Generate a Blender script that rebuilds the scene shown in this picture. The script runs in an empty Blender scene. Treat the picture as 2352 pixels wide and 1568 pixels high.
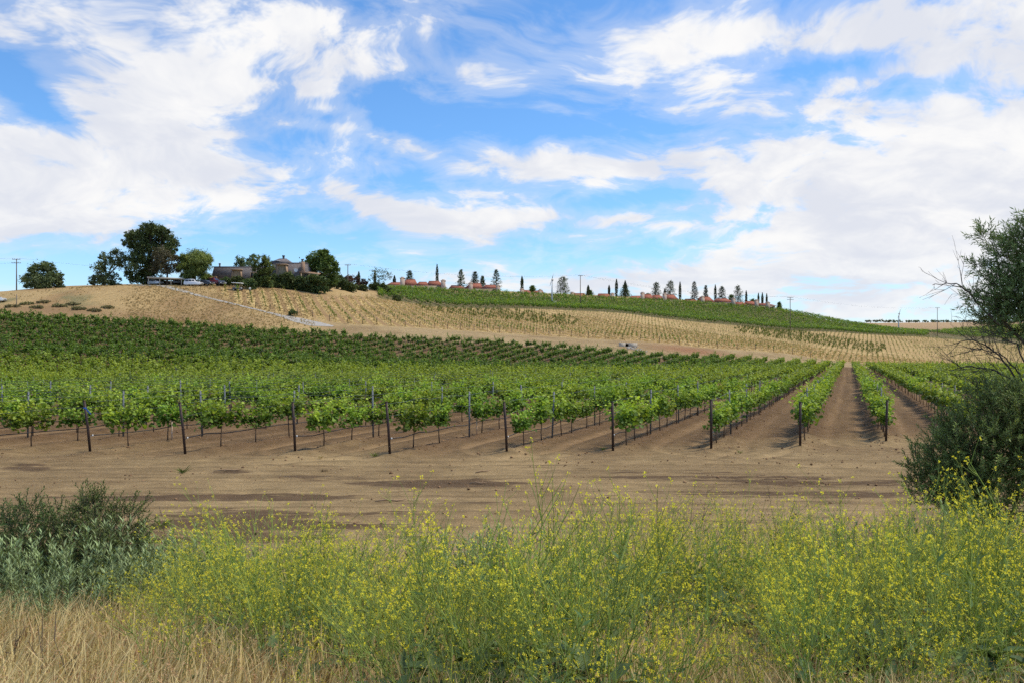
import bpy, math, random
import numpy as np
from mathutils import Vector, Matrix

SC = bpy.context.scene
R = math.radians

# ------------------------------------------------------------------ camera
CAMZ, FP, CU, VH = 3.3, 1898.0, 1176.0, 812.0      # eye height, focal length and principal axes in 2352-wide pixels
cam_d = bpy.data.cameras.new('camera'); cam = bpy.data.objects.new('camera', cam_d)
SC.collection.objects.link(cam); SC.camera = cam
cam.location = (0, 0, CAMZ); cam.rotation_euler = (R(90), 0, 0)
cam_d.sensor_width = 36; cam_d.lens = 36 * FP / 2352
cam_d.shift_y = (VH - 784) / 2352
cam_d.clip_start = 0.1; cam_d.clip_end = 20000

# ------------------------------------------------------------------ light
SUN_EL, SUN_AZ = R(58), R(82)                       # azimuth clockwise from +Y (to the right)
sun_d = bpy.data.lights.new('sun', 'SUN'); sun = bpy.data.objects.new('sun', sun_d); SC.collection.objects.link(sun)
sun_d.energy = 3.9; sun_d.angle = R(8); sun_d.color = (1.0, 0.90, 0.72)
sdir = Vector((math.cos(SUN_EL) * math.sin(SUN_AZ), math.cos(SUN_EL) * math.cos(SUN_AZ), math.sin(SUN_EL)))
sun.rotation_euler = sdir.to_track_quat('Z', 'Y').to_euler()
sun.location = (60, 40, 120)

SC.view_settings.view_transform = 'Standard'; SC.view_settings.look = 'None'
SC.view_settings.exposure = 0.0; SC.view_settings.gamma = 1.0; SC.view_settings.use_curve_mapping = False
SC.render.engine = 'CYCLES'
SC.cycles.max_bounces = 5; SC.cycles.diffuse_bounces = 2; SC.cycles.glossy_bounces = 2
SC.cycles.transmission_bounces = 4; SC.cycles.transparent_max_bounces = 6
SC.cycles.caustics_reflective = False; SC.cycles.caustics_refractive = False
SC.cycles.use_denoising = False
SC.cycles.sample_clamp_direct = 3.0; SC.cycles.sample_clamp_indirect = 3.0
SC.cycles.use_adaptive_sampling = True; SC.cycles.adaptive_threshold = 0.015; SC.cycles.adaptive_min_samples = 12
SC.render.use_persistent_data = False

# ------------------------------------------------------------------ sky
world = bpy.data.worlds.new('World'); SC.world = world; world.use_nodes = True
world.cycles.sampling_method = 'NONE'
WT = world.node_tree; WT.nodes.clear()

class NT:
    """small helper to write node expressions"""
    def __init__(s, tree): s.t = tree
    def new(s, typ, **kw):
        n = s.t.nodes.new(typ)
        for k, v in kw.items(): setattr(n, k, v)
        return n
    def put(s, sock, val):
        if isinstance(val, bpy.types.NodeSocket): s.t.links.new(val, sock)
        elif val is not None:
            if hasattr(sock.default_value, '__len__') and not hasattr(val, '__len__'): val = [val] * len(sock.default_value)
            if hasattr(sock.default_value, '__len__') and len(sock.default_value) == 4 and len(val) == 3: val = (*val, 1)
            sock.default_value = val
    def math(s, op, a, b=None, c=None, clamp=False):
        n = s.new('ShaderNodeMath', operation=op, use_clamp=clamp)
        s.put(n.inputs[0], a)
        if b is not None: s.put(n.inputs[1], b)
        if c is not None: s.put(n.inputs[2], c)
        return n.outputs[0]
    def vmath(s, op, a, b=None, out=0):
        n = s.new('ShaderNodeVectorMath', operation=op)
        s.put(n.inputs[0], a)
        if b is not None: s.put(n.inputs[1], b)
        return n.outputs[out]
    def scale(s, a, k):
        n = s.new('ShaderNodeVectorMath', operation='SCALE'); s.put(n.inputs[0], a); s.put(n.inputs[3], k); return n.outputs[0]
    def noise(s, vec, scale, detail=4, rough=0.5, dist=0.0, out=0, dim='3D'):
        n = s.new('ShaderNodeTexNoise', noise_dimensions=dim); s.put(n.inputs['Vector'], vec); n.inputs['Scale'].default_value = scale
        n.inputs['Detail'].default_value = detail; n.inputs['Roughness'].default_value = rough; n.inputs['Distortion'].default_value = dist
        return n.outputs[out]
    def mapr(s, v, a, b, c=0.0, d=1.0, smooth=True):
        n = s.new('ShaderNodeMapRange', interpolation_type='SMOOTHSTEP' if smooth else 'LINEAR')
        s.put(n.inputs[0], v); s.put(n.inputs[1], a); s.put(n.inputs[2], b); s.put(n.inputs[3], c); s.put(n.inputs[4], d)
        return n.outputs[0]
    def mix(s, f, a, b, blend='MIX'):
        n = s.new('ShaderNodeMix', data_type='RGBA', blend_type=blend)
        s.put(n.inputs[0], f); s.put(n.inputs[6], a); s.put(n.inputs[7], b)
        return n.outputs[2]
    def xyz(s, v):
        n = s.new('ShaderNodeSeparateXYZ'); s.put(n.inputs[0], v); return n.outputs
    def comb(s, x, y, z):
        n = s.new('ShaderNodeCombineXYZ')
        for k, q in enumerate((x, y, z)): s.put(n.inputs[k], q)
        return n.outputs[0]

def build_sky():
    N = NT(WT)
    out = N.new('ShaderNodeOutputWorld'); bg = N.new('ShaderNodeBackground'); bg.inputs[1].default_value = 0.15
    WT.links.new(bg.outputs[0], out.inputs[0])
    sky = N.new('ShaderNodeTexSky', sky_type='NISHITA', sun_disc=False, sun_elevation=SUN_EL, sun_rotation=SUN_AZ,
                altitude=400, air_density=1.0, dust_density=0.6, ozone_density=1.5)
    d = N.new('ShaderNodeTexCoord').outputs['Generated']
    x, y, z = N.xyz(d)
    az = N.math('ARCTAN2', x, y); el = N.math('ARCSINE', z)
    ae = N.comb(az, el, 0)
    # clear sky: the physical sky, a little lifted and more saturated as the camera shows it
    hs = N.new('ShaderNodeHueSaturation'); hs.inputs['Hue'].default_value = 0.497; hs.inputs['Saturation'].default_value = 1.12; hs.inputs['Value'].default_value = 1.0
    WT.links.new(sky.outputs[0], hs.inputs['Color'])
    blue = N.mix(1.0, hs.outputs[0], SKY_TINT, 'MULTIPLY')
    # cloud layer: projected on a high sheet so that it foreshortens towards the horizon
    zz = N.math('ADD', N.math('MAXIMUM', z, 0.0), 0.30)
    P = N.comb(N.math('DIVIDE', x, zz), N.math('DIVIDE', y, zz), 0.0)
    warp = N.noise(P, 1.6, 3, 0.5, 0, 1, dim='2D')
    Pw = N.vmath('ADD', P, N.scale(N.vmath('SUBTRACT', warp, (0.5, 0.5, 0.5)), 0.38))
    big = N.noise(Pw, 1.1, 3, 0.5, dim='2D')
    det = N.noise(Pw, 3.9, 7, 0.58, dim='2D')
    Pf = N.vmath('MULTIPLY', Pw, (1.0, 1.3, 1.0))
    fine = N.noise(Pf, 9.0, 4, 0.62, dim='2D')
    cover = None; rots = {}
    def ae_rot(r):
        if r not in rots:
            c_, s_ = math.cos(R(r)), math.sin(R(r))
            rots[r] = N.comb(N.math('SUBTRACT', N.math('MULTIPLY', az, c_), N.math('MULTIPLY', el, s_)), N.math('ADD', N.math('MULTIPLY', az, s_), N.math('MULTIPLY', el, c_)), 0)
        return rots[r]
    for (u, v, su, sv, rot, w) in CLOUDS:
        tx = (u - CU) / FP; tz = (VH - v) / FP
        ca, ce = math.atan(tx), math.atan(tz / math.hypot(1, tx)); cr, sr = math.cos(R(rot)), math.sin(R(rot))
        q = N.new('ShaderNodeVectorMath', operation='MULTIPLY_ADD')
        if abs(rot) > 12:
            src = ae_rot(round(rot)); l0 = (ca * cr - ce * sr, ca * sr + ce * cr)
        else: src = ae; l0 = (ca, ce)
        N.put(q.inputs[0], src); q.inputs[1].default_value = (FP / su, FP / sv, 0); q.inputs[2].default_value = (-l0[0] * FP / su, -l0[1] * FP / sv, 0)
        dd = N.vmath('DOT_PRODUCT', q.outputs[0], q.outputs[0], 1)
        g = N.math('POWER', 0.36788, dd)
        cover = N.math('MULTIPLY_ADD', g, w, 0.30 if cover is None else cover)
    # outside the part of the sky these banks describe, the same broken cloud goes on
    n1 = N.math('MULTIPLY', N.math('SUBTRACT', big, 0.5), 0.9)
    n2 = N.math('MULTIPLY', N.math('SUBTRACT', det, 0.5), 1.9)
    n3 = N.math('MULTIPLY', N.math('SUBTRACT', fine, 0.5), 1.25)
    dens = N.math('ADD', cover, N.math('ADD', n1, N.math('ADD', n2, n3)))
    alpha = N.mapr(dens, 0.24, 0.90)
    thin = N.math('MULTIPLY', N.mapr(dens, -0.1, 0.5), 0.30)
    alpha = N.math('MAXIMUM', alpha, thin)
    # thick parts are a little greyer underneath, billows whiter
    shade = N.noise(N.vmath('ADD', Pw, (3.1, 1.7, 0)), 3.4, 5, 0.6, dim='2D')
    sh = N.mapr(N.math('ADD', shade, N.math('MULTIPLY', det, 0.5)), 0.55, 0.98)
    ccol = N.mix(sh, (5.0, 5.2, 5.75), (6.5, 6.47, 6.45))
    col = N.mix(alpha, blue, ccol)
    # milky air close to the horizon
    hz = N.mapr(el, 0.0, 0.16, 0.35, 0.0)
    col = N.mix(hz, col, (5.0, 5.6, 6.3))
    WT.links.new(col, bg.inputs[0])

SKY_TINT = (0.80, 1.07, 1.32)
# broad banks of cloud (+) and clear gaps (-): direction, spread, tilt, weight
CLOUDS = [
    (200, 90, 420, 170, 0, 0.48), (420, 270, 190, 150, -30, 0.38), (300, 320, 260, 150, 0, 0.32), (60, 420, 260, 110, 0, 0.55), (520, 430, 150, 50, 10, 0.40),
    (30, 190, 110, 40, 35, -0.90), (90, 240, 70, 25, 35, -0.5), (300, 520, 160, 40, 0, 0.35), (20, 520, 110, 30, 0, 0.4), (120, 560, 90, 25, 0, -0.25), (60, 620, 300, 40, 0, -0.30), (560, 520, 130, 40, 0, -0.30),
    (740, 120, 130, 65, 15, 0.50), (1070, 165, 110, 36, 10, 0.55), (720, 210, 80, 18, 6, 0.50), (745, 250, 60, 14, 6, 0.45), (690, 285, 110, 12, 6, 0.45), (970, 55, 55, 35, 40, 0.40), (700, 30, 90, 22, 0, 0.2),
    (860, 20, 160, 36, 0, -0.35), (1060, 270, 300, 55, 0, -0.55), (600, 330, 110, 50, 0, -0.55), (880, 230, 120, 50, 0, -0.30), (700, 580, 330, 55, 0, -0.40), (620, 230, 70, 60, 0, -0.25),
    (1200, 385, 150, 42, 10, 0.65), (960, 345, 90, 26, 20, 0.50), (870, 310, 60, 20, 15, 0.3), (900, 485, 170, 32, 14, 0.65), (1150, 510, 130, 30, 0, 0.60), (790, 440, 50, 28, 30, 0.40), (1000, 420, 180, 20, 0, -0.35),
    (1480, 450, 130, 38, 0, -0.55), (1200, 590, 220, 40, 0, -0.40), (1350, 300, 150, 36, 0, -0.45), (1300, 10, 130, 40, 0, -0.35), (1300, 100, 120, 40, 0, 0.15), (1380, 470, 60, 20, 0, -.2),
    (1780, 330, 300, 120, 0, 0.68), (1420, 385, 150, 28, 0, 0.35), (1640, 210, 120, 55, 20, 0.45), (2100, 60, 420, 70, 0, 0.62), (2250, 350, 280, 220, 0, 0.60), (1620, 80, 260, 50, 0, 0.45), (1560, 150, 200, 20, 0, -0.25),
    (1930, 150, 130, 26, 8, -0.60), (2110, 200, 110, 24, 5, -0.50), (1480, 510, 170, 40, 0, 0.50), (2000, 560, 430, 140, 0, 0.75), (1500, 640, 450, 40, 0, 0.60), (1480, 570, 120, 22, 0, -0.25),
    (1850, 300, 60, 18, 0, -0.40), (1980, 340, 60, 16, 20, -0.35), (1440, 590, 160, 20, 0, -.2),
]
build_sky()
# ------------------------------------------------------------------ helpers
rng = np.random.default_rng(7)
random.seed(7)

def link(o): SC.collection.objects.link(o); return o
def tag(o, label=None, cat=None, group=None, kind=None):
    if label: o['label'] = label
    if cat: o['category'] = cat
    if group: o['group'] = group
    if kind: o['kind'] = kind
    return o

class MB:
    """collects vertices, faces and one colour per vertex; makes ONE mesh"""
    def __init__(s): s.v = []; s.f = []; s.c = []; s.n = 0
    def add(s, v, f, col=(1, 1, 1)):
        v = np.asarray(v, float).reshape(-1, 3)
        if isinstance(f, np.ndarray): fs = [f]
        else:
            by = {}
            for q in f: by.setdefault(len(q), []).append(q)
            fs = [np.array(q) for q in by.values()]
        for q in fs: s.f.append(q.astype(np.int64) + s.n)
        col = np.asarray(col, float)
        if col.ndim == 1: col = np.tile(col[:3], (len(v), 1))
        s.v.append(v); s.c.append(col[:, :3]); s.n += len(v); return s
    def box(s, c, size, col=(1, 1, 1), rz=0.0, taper=1.0):
        x, y, z = np.array(size) / 2
        v = np.array([(-x, -y, -z), (x, -y, -z), (x, y, -z), (-x, y, -z), (-x * taper, -y * taper, z), (x * taper, -y * taper, z), (x * taper, y * taper, z), (-x * taper, y * taper, z)])
        if rz:
            cs, sn = math.cos(rz), math.sin(rz); v = np.c_[v[:, 0] * cs - v[:, 1] * sn, v[:, 0] * sn + v[:, 1] * cs, v[:, 2]]
        return s.add(v + np.array(c), np.array([(3, 2, 1, 0), (4, 5, 6, 7), (0, 1, 5, 4), (1, 2, 6, 5), (2, 3, 7, 6), (3, 0, 4, 7)]), col)
    def tube(s, pts, rad, sides=6, col=(1, 1, 1), cap=True):
        pts = np.asarray(pts, float); n = len(pts); rad = np.broadcast_to(np.asarray(rad, float), (n,))
        t = np.gradient(pts, axis=0); t /= np.linalg.norm(t, axis=1)[:, None] + 1e-12
        ref = np.array((0, 0, 1.0)) if abs(t[:, 2]).mean() < 0.9 else np.array((1.0, 0, 0))
        a = np.cross(t, ref); a /= np.linalg.norm(a, axis=1)[:, None] + 1e-12
        b = np.cross(t, a)
        th = np.arange(sides) * 2 * math.pi / sides
        v = pts[:, None, :] + rad[:, None, None] * (np.cos(th)[None, :, None] * a[:, None, :] + np.sin(th)[None, :, None] * b[:, None, :])
        i = np.arange(n - 1)[:, None] * sides; j = np.arange(sides)[None, :]; k = (j + 1) % sides
        f = np.stack([i + j, i + k, i + k + sides, i + j + sides], -1).reshape(-1, 4)
        fl = [f]
        s.add(v.reshape(-1, 3), f, col)
        if cap and sides > 2:
            base = s.n - n * sides
            s.f.append(np.array([list(range(sides))[::-1]]) + base); s.f.append(np.array([list(range(sides))]) + base + (n - 1) * sides)
        return s
    def poly(s, v, col=(1, 1, 1)): return s.add(v, [tuple(range(len(v)))], col)
    def prism(s, prof, y0, y1, col=(1, 1, 1)):
        """profile of (x, z) points pushed along y"""
        n = len(prof); v = [(x, y0, z) for x, z in prof] + [(x, y1, z) for x, z in prof]
        f = [tuple(range(n)), tuple(range(2 * n - 1, n - 1, -1))] + [((k + 1) % n, k, k + n, (k + 1) % n + n) for k in range(n)]
        return s.add(v, f, col)
    def arrays(s):
        return np.concatenate(s.v), s.f, np.concatenate(s.c)
    def mesh(s, name, mat, smooth=False):
        v = np.concatenate(s.v); c = np.concatenate(s.c)
        me = bpy.data.meshes.new(name)
        lens = np.concatenate([np.full(len(f), f.shape[1]) for f in s.f]); idx = np.concatenate([f.ravel() for f in s.f])
        me.vertices.add(len(v)); me.vertices.foreach_set('co', v.astype(np.float32).ravel())
        me.loops.add(len(idx)); me.loops.foreach_set('vertex_index', idx.astype(np.int32))
        me.polygons.add(len(lens)); st = np.zeros(len(lens), np.int32); st[1:] = np.cumsum(lens)[:-1]
        me.polygons.foreach_set('loop_start', st); me.polygons.foreach_set('loop_total', lens.astype(np.int32))
        if smooth: me.polygons.foreach_set('use_smooth', np.ones(len(lens), bool))
        at = me.color_attributes.new('Col', 'FLOAT_COLOR', 'POINT')
        at.data.foreach_set('color', np.c_[c, np.ones(len(c))].astype(np.float32).ravel())
        me.update(); me.validate()
        if mat: me.materials.append(mat)
        return me
    def build(s, name, mat, parent=None, smooth=False, loc=(0, 0, 0), rz=0.0):
        o = link(bpy.data.objects.new(name, s.mesh(name, mat, smooth)))
        o.location = loc; o.rotation_euler = (0, 0, rz)
        if parent: o.parent = parent
        return o

def thing(name, label, cat, loc=(0, 0, 0), rz=0.0, group=None):
    o = link(bpy.data.objects.new(name, None)); o.location = loc; o.rotation_euler = (0, 0, rz); o.empty_display_size = 0.2
    return tag(o, label, cat, group)
def part(name, mesh, parent, loc=(0, 0, 0), rz=0.0, scale=None):
    o = link(bpy.data.objects.new(name, mesh)); o.parent = parent; o.location = loc; o.rotation_euler = (0, 0, rz)
    if scale: o.scale = scale
    return o

def nrm(a): return a / (np.linalg.norm(a, axis=-1, keepdims=True) + 1e-12)
def runit(n, g=rng): return nrm(g.normal(size=(n, 3)))

def leaves(mb, P, D, Nn, L, W, col, kind='quad', fold=0.12):
    """n leaf blades with base P, long axis D, facing Nn"""
    n = len(P)
    if n == 0: return
    L = np.broadcast_to(L, (n,))[:, None]; W = np.broadcast_to(W, (n,))[:, None]
    D = nrm(D); S = nrm(np.cross(D, Nn)); Nn = np.cross(S, D)
    if kind == 'quad':
        v = np.stack([P, P + D * L * .45 + S * W * .5, P + D * L - Nn * L * .08, P + D * L * .45 - S * W * .5], 1); q = np.array([(0, 1, 2, 3)]); k = 4
    else:                                            # broad leaf: two halves folded along the midrib
        up = Nn * W * fold
        v = np.stack([P, P + D * L * .08 + S * W * .46 + up, P + D * L * .68 + S * W * .42 + up, P + D * L - Nn * L * .1, P + D * L * .68 - S * W * .42 + up, P + D * L * .08 - S * W * .46 + up], 1)
        q = np.array([(0, 1, 2, 3), (3, 4, 5, 0)]); k = 6
    f = (q[None] + (np.arange(n) * k)[:, None, None]).reshape(-1, 4)
    col = np.asarray(col, float)
    if col.ndim == 1: col = np.tile(col, (n, 1))
    mb.add(v.reshape(-1, 3), f, np.repeat(col, k, 0))

def vnoise(x, y, seed=0):
    """smooth value noise in 0..1"""
    x = np.asarray(x, float); y = np.asarray(y, float)
    xi = np.floor(x).astype(np.int64); yi = np.floor(y).astype(np.int64); fx = x - xi; fy = y - yi
    fx = fx * fx * (3 - 2 * fx); fy = fy * fy * (3 - 2 * fy)
    def h(i, j):
        n = (i * 374761393 + j * 668265263 + seed * 974711) & 0x7fffffff
        n = ((n ^ (n >> 13)) * 1274126177) & 0x7fffffff
        return ((n ^ (n >> 16)) & 0xffff) / 65535.0
    return (h(xi, yi) * (1 - fx) + h(xi + 1, yi) * fx) * (1 - fy) + (h(xi, yi + 1) * (1 - fx) + h(xi + 1, yi + 1) * fx) * fy
def fbm(x, y, seed=0, o=4):
    s = 0; a = 0.5; t = 0
    for k in range(o):
        s = s + a * vnoise(x * 2 ** k, y * 2 ** k, seed + k); t += a; a *= 0.5
    return s / t
def sstep(a, b, x): t = np.clip((x - a) / (b - a), 0, 1); return t * t * (3 - 2 * t)
def lerp(a, b, t):
    a = np.asarray(a, float); b = np.asarray(b, float); t = np.asarray(t, float)[..., None]
    return a + (b - a) * t

# ------------------------------------------------------------------ materials
def mat_new(name):
    m = bpy.data.materials.new(name); m.use_nodes = True; m.node_tree.nodes.clear()
    N = NT(m.node_tree); out = N.new('ShaderNodeOutputMaterial')
    return m, N, out
def principled(N, out, col, rough=0.7, metal=0.0, bump=None, bstr=0.3, bdist=0.02, spec=0.5):
    p = N.new('ShaderNodeBsdfPrincipled'); N.put(p.inputs['Base Color'], col); N.put(p.inputs['Roughness'], rough); p.inputs['Metallic'].default_value = metal
    p.inputs['Specular IOR Level'].default_value = spec
    if bump is not None:
        b = N.new('ShaderNodeBump'); b.inputs['Strength'].default_value = bstr; b.inputs['Distance'].default_value = bdist; N.put(b.inputs['Height'], bump); N.t.links.new(b.outputs[0], p.inputs['Normal'])
    N.t.links.new(p.outputs[0], out.inputs[0]); return p
def mat_foliage(name, trans=0.3, rough=0.55, spec=0.25, hue=(0.482, 0.516), val=(0.78, 1.18)):
    m, N, out = mat_new(name)
    a = N.new('ShaderNodeAttribute', attribute_name='Col').outputs['Color']
    oi = N.new('ShaderNodeObjectInfo').outputs['Random']
    hs = N.new('ShaderNodeHueSaturation'); N.put(hs.inputs['Hue'], N.mapr(oi, 0, 1, hue[0], hue[1], False)); N.put(hs.inputs['Value'], N.mapr(N.math('FRACT', N.math('MULTIPLY', oi, 7.31)), 0, 1, val[0], val[1], False)); N.put(hs.inputs['Color'], a)
    c = hs.outputs[0]
    p = N.new('ShaderNodeBsdfPrincipled'); N.put(p.inputs['Base Color'], c); p.inputs['Roughness'].default_value = rough; p.inputs['Specular IOR Level'].default_value = spec
    t = N.new('ShaderNodeBsdfTranslucent'); N.put(t.inputs[0], N.mix(1.0, c, (1.15, 1.1, 0.6), 'MULTIPLY'))
    mx = N.new('ShaderNodeMixShader'); mx.inputs[0].default_value = trans
    N.t.links.new(p.outputs[0], mx.inputs[1]); N.t.links.new(t.outputs[0], mx.inputs[2]); N.t.links.new(mx.outputs[0], out.inputs[0]); return m
def mat_plain(name, col=None, rough=0.7, metal=0.0, var=0.15, scale=6.0, bstr=0.2, spec=0.5):
    """colour of the Col attribute (or a fixed one) with grain and wear"""
    m, N, out = mat_new(name)
    base = N.new('ShaderNodeAttribute', attribute_name='Col').outputs['Color'] if col is None else col
    P = N.new('ShaderNodeTexCoord').outputs['Object']
    n = N.noise(P, scale, 6, 0.6)
    k = N.mapr(n, 0.25, 0.75, 1 - var, 1 + var, False)
    c = N.mix(1.0, base if col is None else (*col, 1), N.comb(k, k, k), 'MULTIPLY')
    principled(N, out, c, rough, metal, n, bstr, 0.01, spec); return m

M = {}
M['vine'] = mat_foliage('vine_leaf', 0.38)
M['leaf'] = mat_foliage('leaf', 0.22)
M['leaf_dark'] = mat_foliage('leaf_dark', 0.2)
M['sage'] = mat_foliage('sage_leaf', 0.18, 0.7, 0.2)
M['mustard'] = mat_foliage('mustard_stem', 0.45, hue=(.488, .508), val=(1.0, 1.35))
M['petal'] = mat_foliage('petal', 0.40, 0.6, 0.2, (.497, .506), (1.0, 1.15))
M['grass'] = mat_foliage('dry_grass', 0.25, 0.8, 0.1)
M['bark'] = mat_plain('bark', None, 0.9, 0, 0.35, 14, 0.5, 0.2)
M['steel_rust'] = mat_plain('rusty_steel', (0.042, 0.024, 0.018), 0.6, 0.3, 0.5, 9, 0.3)
M['steel_grey'] = mat_plain('galvanised_steel', (0.13, 0.145, 0.16), 0.6, 0.2, 0.2, 12, 0.1)
M['hose'] = mat_plain('black_hose', (0.03, 0.03, 0.032), 0.6, 0, 0.2)
M['wire'] = mat_plain('wire', (0.16, 0.17, 0.18), 0.5, 0.7, 0.2)
M['paint'] = mat_plain('paint', None, 0.6, 0, 0.06, 3, 0.05)
M['stucco'] = mat_plain('stucco', None, 0.9, 0, 0.1, 5, 0.25, 0.2)
M['wood'] = mat_plain('wood', None, 0.85, 0, 0.25, 8, 0.3, 0.2)
M['clod'] = mat_plain('clod', None, 1.0, 0, 0.15, 6, 0.0, 0.0)
M['concrete'] = mat_plain('concrete', (0.46, 0.40, 0.32), 0.9, 0, 0.18, 2.0, 0.3, 0.2)
M['stone'] = mat_plain('stone', None, 0.9, 0, 0.25, 3, 0.5, 0.2)
M['rubber'] = mat_plain('rubber', (0.02, 0.02, 0.021), 0.85, 0, 0.2)
M['plastic_white'] = mat_plain('white_plastic', (0.75, 0.75, 0.73), 0.5, 0, 0.05)
M['carpaint'] = mat_plain('car_paint', None, 0.22, 0.0, 0.03, 2, 0.0, 0.7)
M['glass'] = mat_plain('dark_glass', (0.02, 0.025, 0.03), 0.08, 0, 0.05, 2, 0.0, 0.8)
M['chrome'] = mat_plain('metal_trim', (0.55, 0.55, 0.56), 0.3, 0.9, 0.1)
M['lamp_red'] = mat_plain('lamp_red', (0.35, 0.02, 0.02), 0.2, 0, 0.05)
M['ribbon'] = mat_plain('blue_ribbon', (0.03, 0.14, 0.5), 0.6, 0, 0.15)

def mat_shingle(name, c1, c2, sx, sz):
    m, N, out = mat_new(name)
    P = N.new('ShaderNodeTexCoord').outputs['Object']
    x, y, z = N.xyz(P)
    b = N.new('ShaderNodeTexBrick'); N.put(b.inputs['Vector'], N.comb(N.math('ADD', x, y), z, 0)); b.inputs['Scale'].default_value = 1.0
    b.inputs['Brick Width'].default_value = sx; b.inputs['Row Height'].default_value = sz; b.inputs['Mortar Size'].default_value = 0.012
    N.put(b.inputs['Color1'], c1); N.put(b.inputs['Color2'], c2); N.put(b.inputs['Mortar'], tuple(q * 0.5 for q in c1[:3]))
    n = N.noise(P, 2.2, 5, 0.6); k = N.mapr(n, 0.2, 0.8, 0.75, 1.25, False)
    principled(N, out, N.mix(1.0, b.outputs[0], N.comb(k, k, k), 'MULTIPLY'), 0.9, 0, b.outputs[1], 0.4, 0.03, 0.2); return m
M['shingle'] = mat_shingle('roof_shingle', (0.165, 0.145, 0.140), (0.22, 0.195, 0.19), 0.35, 0.22)
M['tile'] = mat_shingle('clay_tile', (0.29, 0.10, 0.065), (0.37, 0.14, 0.09), 0.3, 0.4)

oct_v = np.array([(1, 0, 0), (-1, 0, 0), (0, 1, 0), (0, -1, 0), (0, 0, .8), (0, 0, -.8)], float); oct_f = np.array([(0, 2, 4), (2, 1, 4), (1, 3, 4), (3, 0, 4), (2, 0, 5), (1, 2, 5), (3, 1, 5), (0, 3, 5)])
# ------------------------------------------------------------------ terrain
# For each bearing (given as a picture column u) the ground's height along the distance Y, as (Y, v): v is where that ground is seen
COLS = {
    -1400: [(150, 760), (200, 735), (260, 720), (400, 740), (900, 800)],
    -500: [(172, 716), (182, 708), (215, 678), (260, 682), (400, 745), (900, 800)],
    0: [(130, 808), (172, 727), (181, 717), (198, 693), (215, 672), (260, 678), (400, 745), (900, 800)],
    100: [(130, 811), (172, 733), (181, 723), (215, 664), (260, 668), (400, 740), (900, 800)],
    300: [(130, 817), (172, 744), (181, 737), (215, 658), (262, 660), (400, 735), (900, 800)],
    450: [(130, 824), (172, 753), (181, 746), (190, 730), (218, 657), (262, 657), (400, 725), (900, 800)],
    600: [(130, 831), (172, 763), (182, 752), (197, 714), (226, 658), (262, 655), (400, 700), (900, 800)],
    750: [(130, 838), (172, 771), (183, 756), (192, 738), (216, 697), (234, 668), (262, 655), (400, 690), (900, 800)],
    900: [(130, 845), (171, 781), (180, 769), (190, 751), (230, 708), (262, 691), (290, 672), (320, 665), (400, 670), (900, 800)],
    1050: [(130, 850), (170, 788), (180, 777), (192, 759), (240, 723), (265, 706), (300, 692), (330, 672), (400, 668), (900, 800)],
    1200: [(130, 854), (168, 797), (180, 786), (195, 769), (240, 734), (280, 709), (310, 700), (342, 680), (420, 676), (900, 800)],
    1400: [(130, 857), (168, 811), (178, 805), (183, 801), (196, 782), (240, 749), (290, 717), (320, 710), (357, 690), (450, 684), (900, 800)],
    1600: [(130, 858), (172, 826), (182, 820), (202, 797), (250, 767), (305, 740), (340, 726), (387, 700), (480, 694), (900, 790)],
    1780: [(130, 858), (184, 835), (194, 829), (209, 810), (260, 784), (325, 756), (360, 746), (407, 714), (500, 712), (850, 760)],
    1950: [(130, 859), (202, 844), (213, 840), (225, 832), (280, 798), (350, 765), (390, 761), (440, 745), (520, 756), (850, 745)],
    2100: [(130, 858), (215, 848), (226, 844), (238, 838), (300, 802), (390, 772), (420, 766), (470, 764), (600, 772), (850, 742)],
    2250: [(130, 858), (232, 849), (245, 846), (257, 840), (320, 810), (400, 785), (430, 777), (505, 754), (560, 748), (700, 752), (850, 741)],
    2400: [(130, 858), (240, 849), (252, 846), (264, 841), (330, 814), (410, 792), (440, 782), (515, 748), (560, 742), (700, 746), (850, 740)],
    3300: [(130, 858), (240, 849), (252, 846), (264, 841), (330, 814), (410, 792), (440, 782), (515, 750), (560, 744), (850, 740)],
}
NEAR = [(-30, 1.75), (0, 1.75), (2.5, 1.72), (4.0, 1.42), (6.0, 1.02), (9.0, 0.42), (11.0, 0.14), (13.0, 0.02), (15.0, 0.0), (60, 0.0), (90, 0.05)]

def pchip(xs, ys, x):
    xs = np.asarray(xs, float); ys = np.asarray(ys, float)
    h = np.diff(xs); d = np.diff(ys) / h
    m = np.zeros(len(xs)); m[0] = d[0]; m[-1] = d[-1]
    for i in range(1, len(xs) - 1):
        m[i] = 0 if d[i - 1] * d[i] <= 0 else 3 * (h[i - 1] + h[i]) / ((2 * h[i] + h[i - 1]) / d[i - 1] + (h[i] + 2 * h[i - 1]) / d[i])
    x = np.clip(x, xs[0], xs[-1]); i = np.clip(np.searchsorted(xs, x) - 1, 0, len(h) - 1)
    t = (x - xs[i]) / h[i]
    return ys[i] * (1 + 2 * t) * (1 - t) ** 2 + h[i] * m[i] * t * (1 - t) ** 2 + ys[i + 1] * t * t * (3 - 2 * t) + h[i] * m[i + 1] * t * t * (t - 1)

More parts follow.
